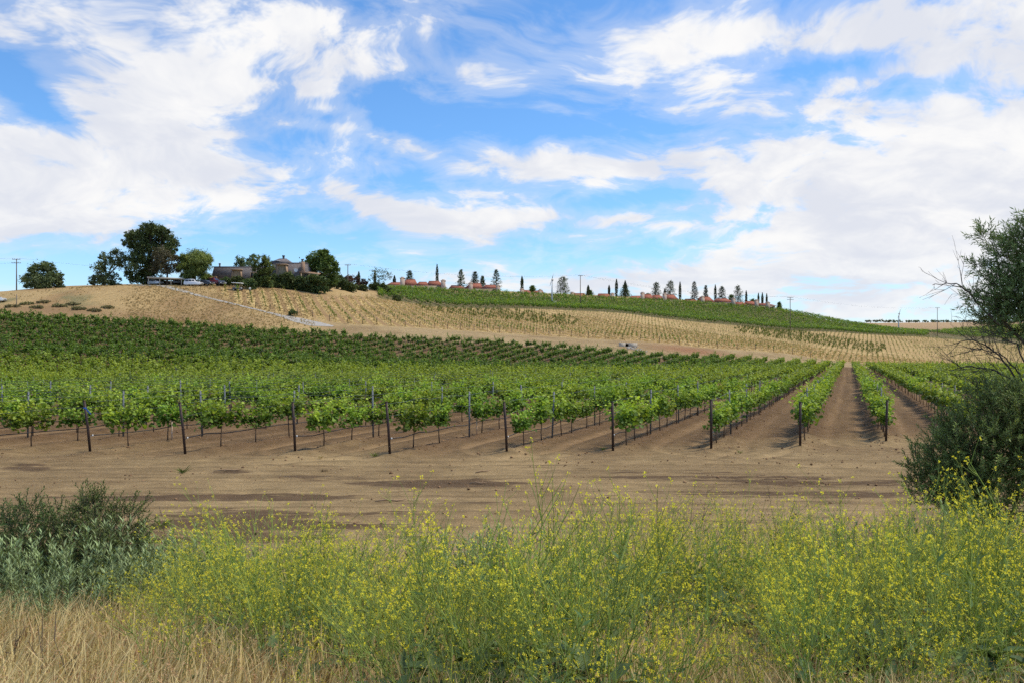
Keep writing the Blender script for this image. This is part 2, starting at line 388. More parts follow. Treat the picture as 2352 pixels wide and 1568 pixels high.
TY = np.arange(-30, 1500.01, 0.5)
_cu = sorted(COLS); _ca = np.array([(u - CU) / FP for u in _cu])
_tab = []
for u in _cu:
    pts = list(NEAR) + [(Y, CAMZ - (v - VH) * Y / FP) for Y, v in COLS[u]]
    pts = sorted(pts) + [(1500, 10.0)]
    prof = pchip([p[0] for p in pts], [p[1] for p in pts], TY)
    _tab.append(prof)
_tab = np.array(_tab)
TA = np.linspace(_ca[0], _ca[-1], 420)
TZ = np.array([pchip(_ca, _tab[:, j], TA) for j in range(len(TY))])      # (Y, a)
def _sm(A, ax, k):
    w = np.hanning(k + 2)[1:-1]; w /= w.sum(); p = [(0, 0), (0, 0)]; p[ax] = (k // 2, k // 2)
    B = np.pad(A, p, mode='edge'); out = 0
    for i in range(k): out = out + w[i] * (B[i:i + A.shape[0], :] if ax == 0 else B[:, i:i + A.shape[1]])
    return out
_s = _sm(_sm(TZ, 0, 13), 1, 11); _m = sstep(20, 80, TY)[:, None]; TZ = TZ * (1 - _m) + _s * _m

def H0(X, Y):
    X = np.asarray(X, float); Y = np.asarray(Y, float)
    a = np.clip(X / np.maximum(Y, 6.0), TA[0], TA[-1])
    fy = np.clip((Y - TY[0]) / 0.5, 0, len(TY) - 1.001); iy = fy.astype(int); fy = fy - iy
    fa = np.clip((a - TA[0]) / (TA[1] - TA[0]), 0, len(TA) - 1.001); ia = fa.astype(int); fa = fa - ia
    return (TZ[iy, ia] * (1 - fy) + TZ[iy + 1, ia] * fy) * (1 - fa) + (TZ[iy, ia + 1] * (1 - fy) + TZ[iy + 1, ia + 1] * fy) * fa

# rows of the lower vineyard: X = c + MROW * Y
MROW = 774 / FP; ROWCOS = 1 / math.hypot(1, MROW)
ROW_C = [1.35, -1.70, -4.70, -7.85, -11.25, -14.65, -18.15, -21.50, -24.95]      # the nine rows whose end posts stand in view, right to left
ROW_Y0 = [30.3, 28.8, 28.2, 27.5, 27.2, 26.4, 27.1, 26.8, 27.2]
while ROW_C[-1] > -215: ROW_C.append(ROW_C[-1] - 3.27)
_right = [1.35 + 3.25 * k for k in range(1, 34)]
ROWS = sorted(_right + ROW_C)
ROWS = np.array(ROWS)
def row_y0(c): return float(np.interp(c, [-215, -24.95, -21.5, -18.15, -14.65, -11.25, -7.85, -4.7, -1.7, 1.35, 110], [27, 27.2, 26.8, 27.1, 26.4, 27.2, 27.5, 28.2, 28.8, 30.3, 42]))
def row_yend(c): return np.interp(c, [-215, -80, -60, -44, -34, -28, -18, -8, 1.4, 27, 60, 110], [172, 171, 168.5, 167.5, 169, 177, 183, 188, 203, 226, 238, 246])
def row_dist(X, Y):
    c = X - MROW * Y; i = np.clip(np.searchsorted(ROWS, c), 1, len(ROWS) - 1)
    return np.minimum(np.abs(c - ROWS[i - 1]), np.abs(c - ROWS[i])) * ROWCOS

# field outlines, as distance for a bearing u
def U_of(X, Y): return CU + FP * X / np.maximum(Y, 1)
def young_lo(u): return np.interp(u, [300, 480, 553, 587, 620, 652, 684, 718, 757, 799, 866, 900, 1050, 1200, 1400, 1600, 1780, 1950, 2100, 2250, 2500], [230, 214, 200, 198.5, 197, 195, 195, 195, 192.5, 190.5, 190.5, 191, 193, 196, 197.5, 203, 210, 226, 239, 258, 272])
def young_hi(u): return np.interp(u, [300, 480, 560, 650, 760, 830, 868, 900, 985, 1050, 1200, 1400, 1600, 1780, 1950, 2100, 2250, 2500], [228, 219, 221, 226, 224, 240, 256, 262, 258, 263, 279, 289, 304, 324, 349, 389, 404, 420])
def upper_hi(u): return np.interp(u, [860, 900, 1050, 1200, 1400, 1600, 1780, 1900, 1950, 2100, 2200], [292, 318, 331, 344, 359, 390, 412, 440, 450, 470, 470])

def detail(X, Y):
    """berms under the vine rows, ruts, clods"""
    d = row_dist(X, Y); c = X - MROW * Y
    iny = sstep(0, 1.5, Y - np.interp(c, [-215, -24.95, -21.5, -18.15, -14.65, -11.25, -7.85, -4.7, -1.7, 1.35, 110], [26, 26.2, 25.8, 26.1, 25.4, 26.2, 26.5, 27.2, 27.8, 29.3, 41])) * (1 - sstep(0, 2, Y - row_yend(c)))
    fade = 1 - sstep(70, 130, Y)
    z = iny * fade * (0.13 * np.exp(-(d / 0.38) ** 2) * (0.6 + 0.8 * vnoise(X * 1.3, Y * 1.3, 3)) - 0.03 * np.exp(-((d - 1.0) / 0.3) ** 2))
    road = sstep(13, 15, Y) * (1 - sstep(0.0, 1.0, iny)) * (1 - sstep(35, 45, Y))
    z = z + road * ((fbm(X * 0.22 + 0.3 * vnoise(X * .3, Y, 2), Y * 1.5, 11, 3) - 0.5) * 0.11)
    z = z + sstep(12, 14, Y) * (1 - sstep(45, 80, Y)) * ((fbm(X * 2.2, Y * 2.2, 21, 3) - 0.5) * 0.05)
    z = z + (1 - sstep(11, 14, Y)) * (fbm(X * 0.9, Y * 0.9, 31, 3) - 0.5) * 0.10
    z = z + sstep(100, 180, Y) * (fbm(X * 0.06, Y * 0.06, 41, 3) - 0.5) * 0.5
    return z
def H(X, Y): return H0(X, Y) + detail(np.asarray(X, float), np.asarray(Y, float))
def h(x, y): return float(H(np.array([x]), np.array([y]))[0])
def gp(u, Y): x = (u - CU) / FP * Y; return (x, Y, h(x, Y))               # a spot on the ground
def Yv(u, v, lo=180.0, hi=420.0):
    '''distance at which the ground on bearing u is seen at height v'''
    ys = np.arange(lo, hi, 0.25); xs = (u - CU) / FP * ys; vv = VH - (H(xs, ys) - CAMZ) * FP / ys
    i = np.where(vv <= v)[0]; return float(ys[i[0]]) if len(i) else float(ys[np.argmin(vv)])
def X_of(u, Y): return (u - CU) / FP * Y
def Z_of(v, Y): return CAMZ - (v - VH) * Y / FP

# dark moist streaks on the bare dirt: centre u, v, half width, half height, strength
WET = [(480, 1142, 340, 8, 1.0), (560, 1195, 170, 24, 1.1), (330, 1215, 120, 12, 0.7), (520, 1235, 200, 14, .9), (840, 1180, 120, 8, .7), (1000, 1110, 190, 9, 1.0), (65, 1073, 60, 6, 0.9), (525, 1083, 55, 4, 0.8), (740, 1095, 110, 5, 0.7),
       (760, 1210, 160, 10, 0.9), (1650, 1098, 300, 5, 0.8), (1900, 1108, 260, 6, 0.8), (1500, 1128, 280, 5, 0.6), (1850, 1135, 300, 9, 0.8), (1150, 1160, 220, 4, 0.5), (1600, 1085, 200, 4, 0.6), (1330, 1140, 120, 4, 0.5), (980, 1230, 140, 6, 0.6), (250, 1110, 80, 4, 0.4), (1330, 1075, 30, 4, 0.5)]

def build_ground():
    ys = np.concatenate([np.arange(-14, 1.4, 0.8), 1.4 * 1.0101 ** np.arange(0, 720)]); ys = ys[ys < 1480]
    ys = np.concatenate([ys, [1800, 2600, 4200, 7000, 12000]])
    aa = np.concatenate([np.linspace(-1.5, -0.72, 30)[:-1], np.linspace(-0.72, 0.72, 400), np.linspace(0.72, 1.5, 30)[1:]])
    YY, AA = np.meshgrid(ys, aa, indexing='ij')
    XX = AA * np.maximum(YY, 6.0)
    ZZ = H(XX, YY); ZZ = np.where(YY > 1480, ZZ.min() - 2, ZZ)
    x, y = XX.ravel(), YY.ravel(); n = len(x)
    nx = len(aa); i = np.arange(len(ys) - 1)[:, None] * nx + np.arange(nx - 1)[None, :]
    f = np.stack([i, i + 1, i + nx + 1, i + nx], -1).reshape(-1, 4)
    tyre = edge_ = None
    # ---- what the ground is made of
    u = U_of(x, y); c = x - MROW * y; d = row_dist(x, y)
    DRYROAD = (0.292, 0.207, 0.104); LANE = (0.165, 0.106, 0.055); BERM = (0.140, 0.086, 0.046); WETC = (0.080, 0.048, 0.029)
    big = fbm(x * 0.35, y * 0.35, 5, 4)
    y0 = np.interp(c, [-215, -24.95, -21.5, -18.15, -14.65, -11.25, -7.85, -4.7, -1.7, 1.35, 110], [27, 27.2, 26.8, 27.1, 26.4, 27.2, 27.5, 28.2, 28.8, 30.3, 42])
    yend = row_yend(c)
    col = lerp(DRYROAD, (0.232, 0.161, 0.081), sstep(0.35, 0.7, big))
    lane = lerp(LANE, (0.130, 0.083, 0.044), sstep(0.3, 0.7, fbm(c * 2.0, y * 0.12, 8, 3)))
    trk = np.exp(-((d - 0.95) / 0.22) ** 2)
    lane = lerp(lane, lane * np.array((1.28, 1.27, 1.25)), trk[...] * 0.7) if False else lane * (1 + 0.45 * trk * (0.4 + 0.9 * fbm(c * 1.0, y * 0.3, 18, 2)))[:, None]
    lane = lane + (np.array(BERM) - lane) * np.exp(-(d / 0.45) ** 2)[:, None]
    w = sstep(-2.5, 5.0, y - y0 + 5 * (big - 0.5))
    col = col * (1 - w)[:, None] + lane * w[:, None]
    # wheel tracks swinging from the lanes on to the road
    tyre = np.zeros(n); nm = (y > 13.5) & (y < 48); xn, yn = x[nm], y[nm]; best = np.full(len(xn), 9.0)
    for k in range(8):
        cm = (ROW_C[k] + ROW_C[k + 1]) / 2; yy0 = 27.5 if k else 29; rr = 4.2 + (k % 3) * .8
        for side in (-.78, .78):
            path = [(cm + MROW * q + side, q) for q in (46.0, 40.0, 34.0, yy0 + 2.5)]
            bx, by = path[-1]; path += [(bx - MROW * 0 - rr * (1 - math.cos(a)) * 1.25, by - rr * math.sin(a)) for a in np.linspace(.2, 1.45, 7)] if k % 2 else [(bx + rr * (1 - math.cos(a)) * 1.25 - 1.2 * math.sin(a), by - rr * math.sin(a)) for a in np.linspace(.2, 1.45, 7)]
            ex = path[-1]; path.append((ex[0] + (-9 if k % 2 else 9), ex[1] - .35))
            for (ax, ay), (bx, by) in zip(path[:-1], path[1:]):
                L2 = (bx - ax) ** 2 + (by - ay) ** 2; t = np.clip(((xn - ax) * (bx - ax) + (yn - ay) * (by - ay)) / L2, 0, 1); best = np.minimum(best, np.hypot(xn - ax - t * (bx - ax), yn - ay - t * (by - ay)))
    for yt in (16.2, 17.9, 19.6, 21.2, 23.0):
        best = np.minimum(best, np.abs(yn - yt - .5 * np.sin(xn * .12 + yt) - .25 * (vnoise(xn * .3, yn * 0 + yt, 4) - .5)) + .06)
    tyre[nm] = np.exp(-(best / .22) ** 2) * (0.35 + 0.9 * fbm(xn * .8, yn * .8, 19, 2))
    edge_ = np.zeros(n); edge_[nm] = np.exp(-((best - .36) / .14) ** 2)
    col = col * (1 + 0.20 * tyre - 0.20 * edge_)[:, None]
    # moist streaks
    wet = np.zeros(n); vv = VH + (CAMZ) * FP / np.maximum(y, 5)
    nearm = (y > 14) & (y < 34)
    st = fbm(x * 0.8, y * 4.0, 61, 4)
    for (cu, cv, su, sv, k) in WET:
        e = ((u - cu) / su) ** 2 + ((vv - cv) / sv) ** 2
        wet = np.maximum(wet, min(k, 1.0) * sstep(2.6, 0.0, e + 0.8 * (st - 0.5)))
    wet = np.where(nearm, np.clip(wet, 0, 1), 0)
    roadm = np.where(nearm, (1 - w), 0) * sstep(12.5, 15, y)
    # embankment
    e = 1 - sstep(11.0, 14.5, y + 2.5 * (big - 0.5))
    bank = lerp((0.21, 0.145, 0.072), (0.34, 0.25, 0.12), sstep(0.35, 0.7, fbm(x * 1.2, y * 1.2, 9, 3)))
    col = col + (bank - col) * e[:, None]
    # beyond the vine rows: farm track, hill of dry grass, straw field, upper vineyard, far hills
    far = sstep(0.5, 3.0, y - yend)
    track = lerp((0.33, 0.24, 0.125), (0.25, 0.175, 0.09), sstep(0.35, 0.7, fbm(x * 0.15, y * 0.3, 13, 3)))
    reddish = np.exp(-((u - 1590) / 90) ** 2) * np.exp(-((y - 194) / 7) ** 2)
    track = track + (np.array((0.26, 0.135, 0.07)) - track) * np.clip(reddish, 0, 1)[:, None]
    col = col + (track - col) * far[:, None]
    grass = lerp((0.39, 0.275, 0.13), (0.29, 0.19, 0.092), sstep(0.35, 0.72, fbm(x * 0.10, y * 0.06, 15, 4)))
    grass = grass + (np.array((0.24, 0.15, 0.08)) - grass) * (np.exp(-((y - 187) / 5.0) ** 2) * 0.7 * sstep(680, 500, u))[:, None]
    sagey = sstep(0.5, 0.7, fbm(x * 0.14, y * 0.1, 16, 4)) * sstep(330, 150, u) * np.exp(-((y - 198) / 9) ** 2)
    grass = grass + (np.array((0.15, 0.15, 0.075)) - grass) * (0.8 * sagey)[:, None]
    hill = sstep(3.0, 7.0, y - yend) * sstep(800, 700, u + 40 * (big - 0.5)) * (y > 150)
    up = sstep(-2, 2, y - young_hi(u)) * (y > 150)
    hill = np.maximum(hill, up)
    col = col + (grass - col) * hill[:, None]
    yo = sstep(-1.5, 1.5, y - young_lo(u)) * sstep(1.5, -1.5, y - young_hi(u)) * (u > 440) * (y > 150)
    straw = lerp((0.50, 0.365, 0.16), (0.41, 0.29, 0.125), sstep(0.3, 0.7, fbm(x * 0.2, y * 0.2, 17, 4)))
    topbare = np.exp(-((y - young_hi(u)) / 6) ** 2) * sstep(980, 800, u)
    straw = straw + (np.array((0.36, 0.23, 0.12)) - straw) * (0.7 * topbare)[:, None]
    col = col + (straw - col) * yo[:, None]
    upv = sstep(-2, 2, y - young_hi(u)) * sstep(3, -3, y - upper_hi(u)) * sstep(862, 885, u) * (y > 240)
    col = col + (np.array((0.15, 0.125, 0.06)) - col) * upv[:, None]
    fh = sstep(480, 560, y); col = col + (np.array((0.34, 0.235, 0.13)) * (0.85 + 0.3 * vnoise(x * .02, y * .02, 3))[:, None] - col) * fh[:, None]
    mb = MB(); mb.add(np.c_[x, y, ZZ.ravel() - 0.03 * tyre + 0.02 * edge_], f, np.clip(col, 0.01, 1))
    # ---- material
    m, N, out = mat_new('ground')
    base = N.new('ShaderNodeAttribute', attribute_name='Col').outputs['Color']
    rowm = N.new('ShaderNodeAttribute', attribute_name='straw').outputs['Fac']
    P = N.new('ShaderNodeNewGeometry').outputs['Position']
    X, Y, Z = N.xyz(P)
    # strips of bare earth along the young rows
    rc = N.math('ADD', X, N.math('MULTIPLY', Y, 0.37))
    wob = N.math('MULTIPLY', N.math('SUBTRACT', N.noise(P, 0.6, 3), 0.5), 1.1)
    ph = N.math('PINGPONG', N.math('ADD', N.math('ADD', rc, YROW_OFF), wob), 1.6)
    strip = N.math('MULTIPLY', N.mapr(ph, 0.85, 0.35), N.math('MULTIPLY', rowm, 0.8))
    col_ = N.mix(strip, base, (0.25, 0.155, 0.08))
    wetm = N.new('ShaderNodeAttribute', attribute_name='wet').outputs['Fac']; rd = N.new('ShaderNodeAttribute', attribute_name='road').outputs['Fac']
    Pw = N.vmath('MULTIPLY', P, (0.33, 2.6, 1.0)); wn = N.noise(Pw, 1.6, 7, 0.72)
    wmask = N.mapr(N.math('MULTIPLY_ADD', N.math('SUBTRACT', wn, 0.5), 3.2, N.math('MULTIPLY', wetm, 1.05)), 0.50, 0.80)
    sn = N.noise(N.vmath('MULTIPLY', P, (0.16, 3.2, 1.0)), 1.3, 5, 0.7)
    smask = N.math('MULTIPLY', N.mapr(sn, 0.54, 0.66), N.math('MULTIPLY', rd, 0.55))
    lite = N.math('MULTIPLY', N.mapr(sn, 0.44, 0.34), N.math('MULTIPLY', rd, 0.35))
    col_ = N.mix(lite, col_, (0.38, 0.265, 0.145))
    col_ = N.mix(N.math('MAXIMUM', N.math('MULTIPLY', N.math('MULTIPLY', wmask, N.mapr(wetm, 0.05, 0.3)), 0.85), smask), col_, (0.092, 0.058, 0.034))
    Ps = N.vmath('MULTIPLY', P, (0.35, 1.5, 1.0))
    n1 = N.noise(P, 1.6, 5, 0.65); n2 = N.noise(Ps, 2.2, 5, 0.65); n3 = N.noise(P, 22.0, 3, 0.7)
    k = N.math('ADD', N.math('ADD', N.mapr(n1, 0.25, 0.75, 0.80, 1.20, False), N.mapr(n2, 0.25, 0.75, -0.18, 0.18, False)), N.mapr(n3, 0.25, 0.75, -0.24, 0.24, False))
    col_ = N.mix(1.0, col_, N.comb(k, k, k), 'MULTIPLY')
    hgt = N.noise(N.vmath('MULTIPLY', P, (0.6, 1.4, 1.0)), 5.0, 5, 0.72)
    principled(N, out, col_, 0.95, 0, hgt, 0.9, 0.10, 0.1)
    me = mb.mesh('ground', m, True)
    at = me.attributes.new('straw', 'FLOAT', 'POINT'); at.data.foreach_set('value', yo.astype(np.float32))
    for nm_, ar in (('wet', wet), ('road', roadm)):
        at = me.attributes.new(nm_, 'FLOAT', 'POINT'); at.data.foreach_set('value', ar.astype(np.float32))
    o = link(bpy.data.objects.new('ground', me)); tag(o, kind='structure')
    return o
YROW_OFF = 0.0
build_ground()

# paved drive climbing to the house, with its widened foot
def ribbon(name, pts, mat, lift=0.05, sub=10):
    """pts: (u, Y, halfwidth across X)"""
    P = np.array(pts, float); t = np.linspace(0, len(P) - 1, (len(P) - 1) * sub + 1)
    q = np.stack([np.interp(t, np.arange(len(P)), P[:, k]) for k in range(3)], 1)
    xs = (q[:, 0] - CU) / FP * q[:, 1]
    ctr = np.c_[xs, q[:, 1]]; tg = nrm(np.gradient(ctr, axis=0)); nn = np.c_[tg[:, 1], -tg[:, 0]]
    V = []
    for s in np.linspace(-1, 1, 5):
        e = ctr + nn * (q[:, 2] * s)[:, None]; V.append(np.c_[e, H(e[:, 0], e[:, 1]) + lift])
    V = np.stack(V, 1); n = len(ctr); i = np.arange(n - 1)[:, None] * 5 + np.arange(4)[None]
    f = np.stack([i, i + 1, i + 6, i + 5], -1).reshape(-1, 4)
    o = MB().add(V.reshape(-1, 3), f).build(name, mat, smooth=True); tag(o, kind='structure'); return o
M['asphalt'] = mat_plain('pale_asphalt', (0.36, 0.335, 0.30), 0.9, 0, 0.15, 1.2, 0.2, 0.2)
ribbon('paved_drive', [(322, 217.5, 2.2), (372, 216.5, 1.3), (400, 211.5, .9), (440, 208, .55), (480, 205.5, .4), (540, 201.5, .35), (600, 197.0, .4), (645, 193.8, .7), (680, 191.5, 1.8), (725, 188.5, 2.2), (765, 187.0, .6)], M['asphalt'])
# ------------------------------------------------------------------ lower vineyard
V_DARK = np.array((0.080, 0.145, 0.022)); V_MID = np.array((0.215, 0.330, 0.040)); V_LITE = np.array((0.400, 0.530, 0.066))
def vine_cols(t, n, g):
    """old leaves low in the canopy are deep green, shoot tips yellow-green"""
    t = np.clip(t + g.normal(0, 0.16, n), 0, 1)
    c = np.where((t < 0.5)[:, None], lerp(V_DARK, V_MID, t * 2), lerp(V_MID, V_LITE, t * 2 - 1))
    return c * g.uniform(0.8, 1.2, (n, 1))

def vine_foliage(g, nshoot, per, lsize, kind, size=1.0, skirt=60):
    """shoots rising from a cordon that runs along local Y"""
    mb = MB()
    Ps, Ds, Ts = [], [], []
    for s in range(nshoot):
        y = g.uniform(-0.82, 0.82) * (0.75 + 0.25 * size); L = g.uniform(0.45, 1.0) * size * (1.0 - 0.25 * abs(y))
        if g.random() < 0.16: L *= 1.45
        lean = g.normal(0, 0.30); ly = g.normal(0, 0.22)
        t = np.linspace(0.02, 1, per) + g.normal(0, 0.03, per)
        droop = g.uniform(0.1, 0.55) * t ** 2 * L
        p = np.c_[lean * t * L + np.sign(lean) * droop * 0.35, y + ly * t * L, 0.80 + t * L * 0.95 - droop * 0.5]
        p += g.normal(0, 0.055, p.shape); Ps.append(p); Ts.append(t)
        Ds.append(nrm(np.c_[g.normal(0, 1, per) + 0.5 * lean, g.normal(0, 0.8, per), g.normal(-0.25, 0.5, per)]))
    P = np.concatenate(Ps); D = np.concatenate(Ds); T = np.concatenate(Ts)
    ps = np.c_[g.normal(0, 0.17, skirt), g.uniform(-0.8, 0.8, skirt) * (0.7 + .3 * size), g.uniform(0.60, 1.0, skirt)]
    P = np.r_[P, ps]; D = np.r_[D, nrm(np.c_[g.normal(0, 1, skirt), g.normal(0, 1, skirt), g.uniform(-0.9, 0.1, skirt)])]; T = np.r_[T, np.full(skirt, 0.12)]
    n = len(P); NN = nrm(np.c_[g.normal(0, 0.6, n), g.normal(0, 0.6, n), np.full(n, 0.8)])
    L = lsize * g.uniform(0.65, 1.2, n) * (1.15 - 0.4 * T)
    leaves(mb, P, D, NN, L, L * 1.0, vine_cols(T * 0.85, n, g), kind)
    return mb
def vine_trunk(g, sides=6):
    mb = MB(); bx, by = g.normal(0, 0.035, 2)
    c = (0.13, 0.085, 0.055)
    mb.tube([(bx, by, -0.05), (bx * .4 + g.normal(0, .01), by * .5, 0.3), (g.normal(0, .015), 0, 0.58), (0, 0, 0.82)], (0.026, 0.021, 0.019, 0.022), sides, c)
    if sides > 4:
        for s in (-1, 1): mb.tube([(0, 0, 0.80), (g.normal(0, .02), s * 0.25, 0.86), (g.normal(0, .02), s * 0.55, 0.84), (0, s * 0.82, 0.86)], (0.018, 0.016, 0.012, 0.008), 5, c)
    return mb

gv = np.random.default_rng(11)
VINES = []      # X, Y, row index, order in row
ORD = ['first', 'second', 'third', 'fourth', 'fifth', 'sixth', 'seventh', 'eighth', 'ninth', 'tenth', 'eleventh', 'twelfth']
for ri, c in enumerate(ROWS):
    y = row_y0(c) + 1.4; k = 0
    while y < row_yend(c) - 0.5:
        x = c + MROW * y
        if abs(x / y) < 0.70 and gv.random() > 0.035:
            VINES.append((x + gv.normal(0, 0.04), y, ri, k))
        k += 1; y += 1.72 + gv.normal(0, 0.06)
VA = np.array(VINES)
inframe = np.abs(VA[:, 0] / VA[:, 1]) < 0.635
score = VA[:, 1] + np.where(inframe, 0, 1e4) + np.where(VA[:, 0] / VA[:, 1] > 0.50, 30, 0)      # rows behind the big tree show last
order = np.argsort(score); near_i = order[:300]; rest_i = order[300:]
VZ = H(VA[:, 0], VA[:, 1])
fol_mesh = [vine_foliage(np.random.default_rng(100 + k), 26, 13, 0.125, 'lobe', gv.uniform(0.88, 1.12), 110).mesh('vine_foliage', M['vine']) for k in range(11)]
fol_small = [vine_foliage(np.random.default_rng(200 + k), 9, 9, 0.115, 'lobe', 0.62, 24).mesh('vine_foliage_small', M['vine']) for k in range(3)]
trunk_mesh = [vine_trunk(np.random.default_rng(300 + k)).mesh('vine_trunk', M['bark'], True) for k in range(5)]
RZ = -math.atan(MROW)
POSTN = ['rightmost visible', 'second from right', 'third from right', 'fourth from right', 'middle', 'fourth from left', 'third from left', 'second from left', 'leftmost, blue-ribboned']
row_name = {}
for ri, c in enumerate(ROWS):
    for k, cc in enumerate(ROW_C[:9]):
        if abs(c - cc) < 0.01: row_name[ri] = POSTN[k]
ordcount = {}
for i in near_i[np.argsort(VA[near_i, 1])]:
    x, y, ri, k = VA[i]; ri = int(ri); small = gv.random() < 0.07
    ordcount[ri] = ordcount.get(ri, 0) + 1; q = ordcount[ri]
    lean_w = ' thin young' if small else ''
    if ri in row_name and q <= 8 and y < 45:
        lab = f'{"small sparse" if small else "leafy green"} grapevine, {ORD[q - 1]} in the row behind the {row_name[ri]} dark post'; grp = 'grapevines near the dark end posts'
    elif ri in row_name:
        lab = f'leafy grapevine further along the row behind the {row_name[ri]} dark post'; grp = f'grapevines further along the row of the {row_name[ri]} post'
    elif ROWS[ri] > 0:
        lab = 'leafy grapevine in the rows beside the large dark bush on the right'; grp = 'grapevines beside the large bush'
    else:
        q2 = int(round((-24.95 - ROWS[ri]) / 3.27)); lab = f'leafy grapevine in the {ORD[min(q2, 12) - 1]} row left of the blue-ribboned post row'; grp = f'grapevines in the {ORD[min(q2, 12) - 1]} row left of the blue-ribboned post'
    s = gv.uniform(0.80, 1.14)
    t = thing('grapevine', lab, 'grapevine', (x, y, VZ[i] - 0.01), RZ + (math.pi if gv.random() < .5 else 0) + gv.normal(0, .05), grp)
    part('trunk', trunk_mesh[gv.integers(5)], t)
    me = fol_small[gv.integers(3)] if small else fol_mesh[gv.integers(len(fol_mesh))]
    part('foliage', me, t, scale=(s * gv.uniform(0.9, 1.15), s, s * gv.uniform(0.92, 1.1)))

# all further vines of the block: one mass
def scatter(mb, protos, X, Y, Z, rz, sc, g, tint=None):
    n = len(X); pid = g.integers(len(protos), size=n)
    for p, (v, fs, c) in enumerate(protos):
        m = np.where(pid == p)[0]
        if len(m) == 0: continue
        cs, sn = np.cos(rz[m])[:, None], np.sin(rz[m])[:, None]; s = sc[m][:, None]
        vx = (v[None, :, 0] * cs - v[None, :, 1] * sn) * s + X[m][:, None]; vy = (v[None, :, 0] * sn + v[None, :, 1] * cs) * s + Y[m][:, None]; vz = v[None, :, 2] * s + Z[m][:, None]
        k = len(v); V = np.stack([vx, vy, vz], -1).reshape(-1, 3)
        C = np.tile(c[None], (len(m), 1, 1)) * g.uniform(0.85, 1.15, (len(m), 1, 1))
        if tint is not None: C = C * tint[m][:, None, :]
        base = mb.n; off = (np.arange(len(m)) * k)[:, None, None]
        mb.v.append(V); mb.c.append(C.reshape(-1, 3)); mb.n += len(V)
        for f in fs: mb.f.append((f[None] + off).reshape(-1, f.shape[1]) + base)
def proto_vine(g, nshoot, per, ls, skirt, size=1.0):
    mb = vine_foliage(g, nshoot, per, ls, 'quad', size, skirt); w = MB()
    tr = MB().tube([(0, 0, -0.1), (0, 0, 0.85)], 0.026, 3, (0.13, 0.085, 0.055), False)
    a = mb.arrays(); b = tr.arrays(); return (np.r_[a[0], b[0]], a[1] + [f + len(a[0]) for f in b[1]], np.r_[a[2], b[2]])
pm = [proto_vine(np.random.default_rng(400 + k), 15, 9, 0.20, 36) for k in range(6)]
pf = [proto_vine(np.random.default_rng(450 + k), 12, 8, 0.27, 28, gv.uniform(0.85, 1.1)) for k in range(8)]
mb = MB()
rY = VA[rest_i, 1]; mid = rest_i[rY < 92]; fr = rest_i[rY >= 92]
for idx, pr in ((mid, pm), (fr, pf)):
    n = len(idx); sc = gv.uniform(0.9, 1.12, n)
    tint = None
    if pr is pf:
        uu = U_of(VA[idx, 0], VA[idx, 1]); sc = np.where(gv.random(n) < 0.15, sc * 0.75, sc) * (1.16 - 0.12 * sstep(600, 1100, uu))
        blk = sstep(108, 124, VA[idx, 1]) * sstep(2000, 1500, uu); tint = 1 - blk[:, None] * np.array((.50, .35, .25))      # leaf colours of the far block are tinted darker, fading in with distance
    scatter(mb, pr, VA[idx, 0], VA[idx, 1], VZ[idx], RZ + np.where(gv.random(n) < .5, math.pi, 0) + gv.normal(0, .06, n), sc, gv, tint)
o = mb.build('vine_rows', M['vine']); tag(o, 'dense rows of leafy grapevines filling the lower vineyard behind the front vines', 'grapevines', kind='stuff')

# end posts, steel stakes, drip hoses and wires
POST = [(189, 1042, -14, 1.66, 'leftmost dark steel end post, with a blue ribbon tied near its top'), (421, 1046, -13, 1.66, 'leaning dark steel end post, second from the left'), (658, 1042, -6, 1.6, 'dark steel end post, third from the left'),
        (893, 1050, -9, 1.66, 'dark steel end post, fourth from the left'), (1170, 1042, -7, 1.62, 'dark steel end post in the middle of the nine'), (1418, 1040, -2, 1.6, 'dark steel end post, fourth from the right'),
        (1646, 1034, -1, 1.6, 'dark steel end post, third from the right'), (1843, 1030, -1, 1.52, 'dark steel end post at the left of the open lane'), (2022, 1018, 2, 1.5, 'rightmost visible dark steel end post, right of the open lane')]
for (u, v, dl, hh, lab), c, y in zip(POST, ROW_C[:9][::-1], ROW_Y0[::-1]):
    x = c + MROW * y; z = h(x, y); lean = dl * y / FP
    t = thing('end_post', lab, 'post', (x, y, z), 0, 'dark end posts of the vine rows')
    mb = MB().tube([(0, 0, -0.3), (lean * .5, -0.02, hh * .5), (lean, -0.05, hh)], 0.042, 10); mb.build('post_tube', M['steel_rust'], t, True)
    MB().tube([(lean, -0.05, hh - 0.005), (lean * 1.01, -0.05, hh + 0.02)], (0.047, 0.044), 10).build('cap', M['steel_rust'], t, True)
    for zz in (0.5, 1.15, 1.5): MB().tube([(lean * zz / hh + .03, -0.05 * zz / hh, zz * .97), (lean * zz / hh + .075, -0.05 * zz / hh, zz * .97)], 0.012, 6).build('wire_clip', M['steel_grey'], t)
    if u == 189:
        mb = MB()
        for k in range(3):
            p = np.array([(0.03, -0.06, 0), (0.10 + .03 * k, -0.08, -0.05 - .05 * k), (0.14 + .05 * k, -0.07, -0.16 - .06 * k)]); s = np.array((0.018, 0, 0.012))
            v = np.stack([p - s, p + s], 1).reshape(-1, 3); mb.add(v, np.array([(0, 1, 3, 2), (2, 3, 5, 4)]))
        th = np.linspace(0, 2 * math.pi, 13)[:-1]; v = np.concatenate([np.c_[0.05 * np.cos(th), 0.05 * np.sin(th), np.full(12, q)] for q in (-0.025, 0.025)])
        mb.add(v, np.array([(k, (k + 1) % 12, (k + 1) % 12 + 12, k + 12) for k in range(12)]))
        mb.build('ribbon', M['ribbon'], t, loc=(lean * 0.88, -0.044, hh * 0.86)).scale = (.95, .95, .7)
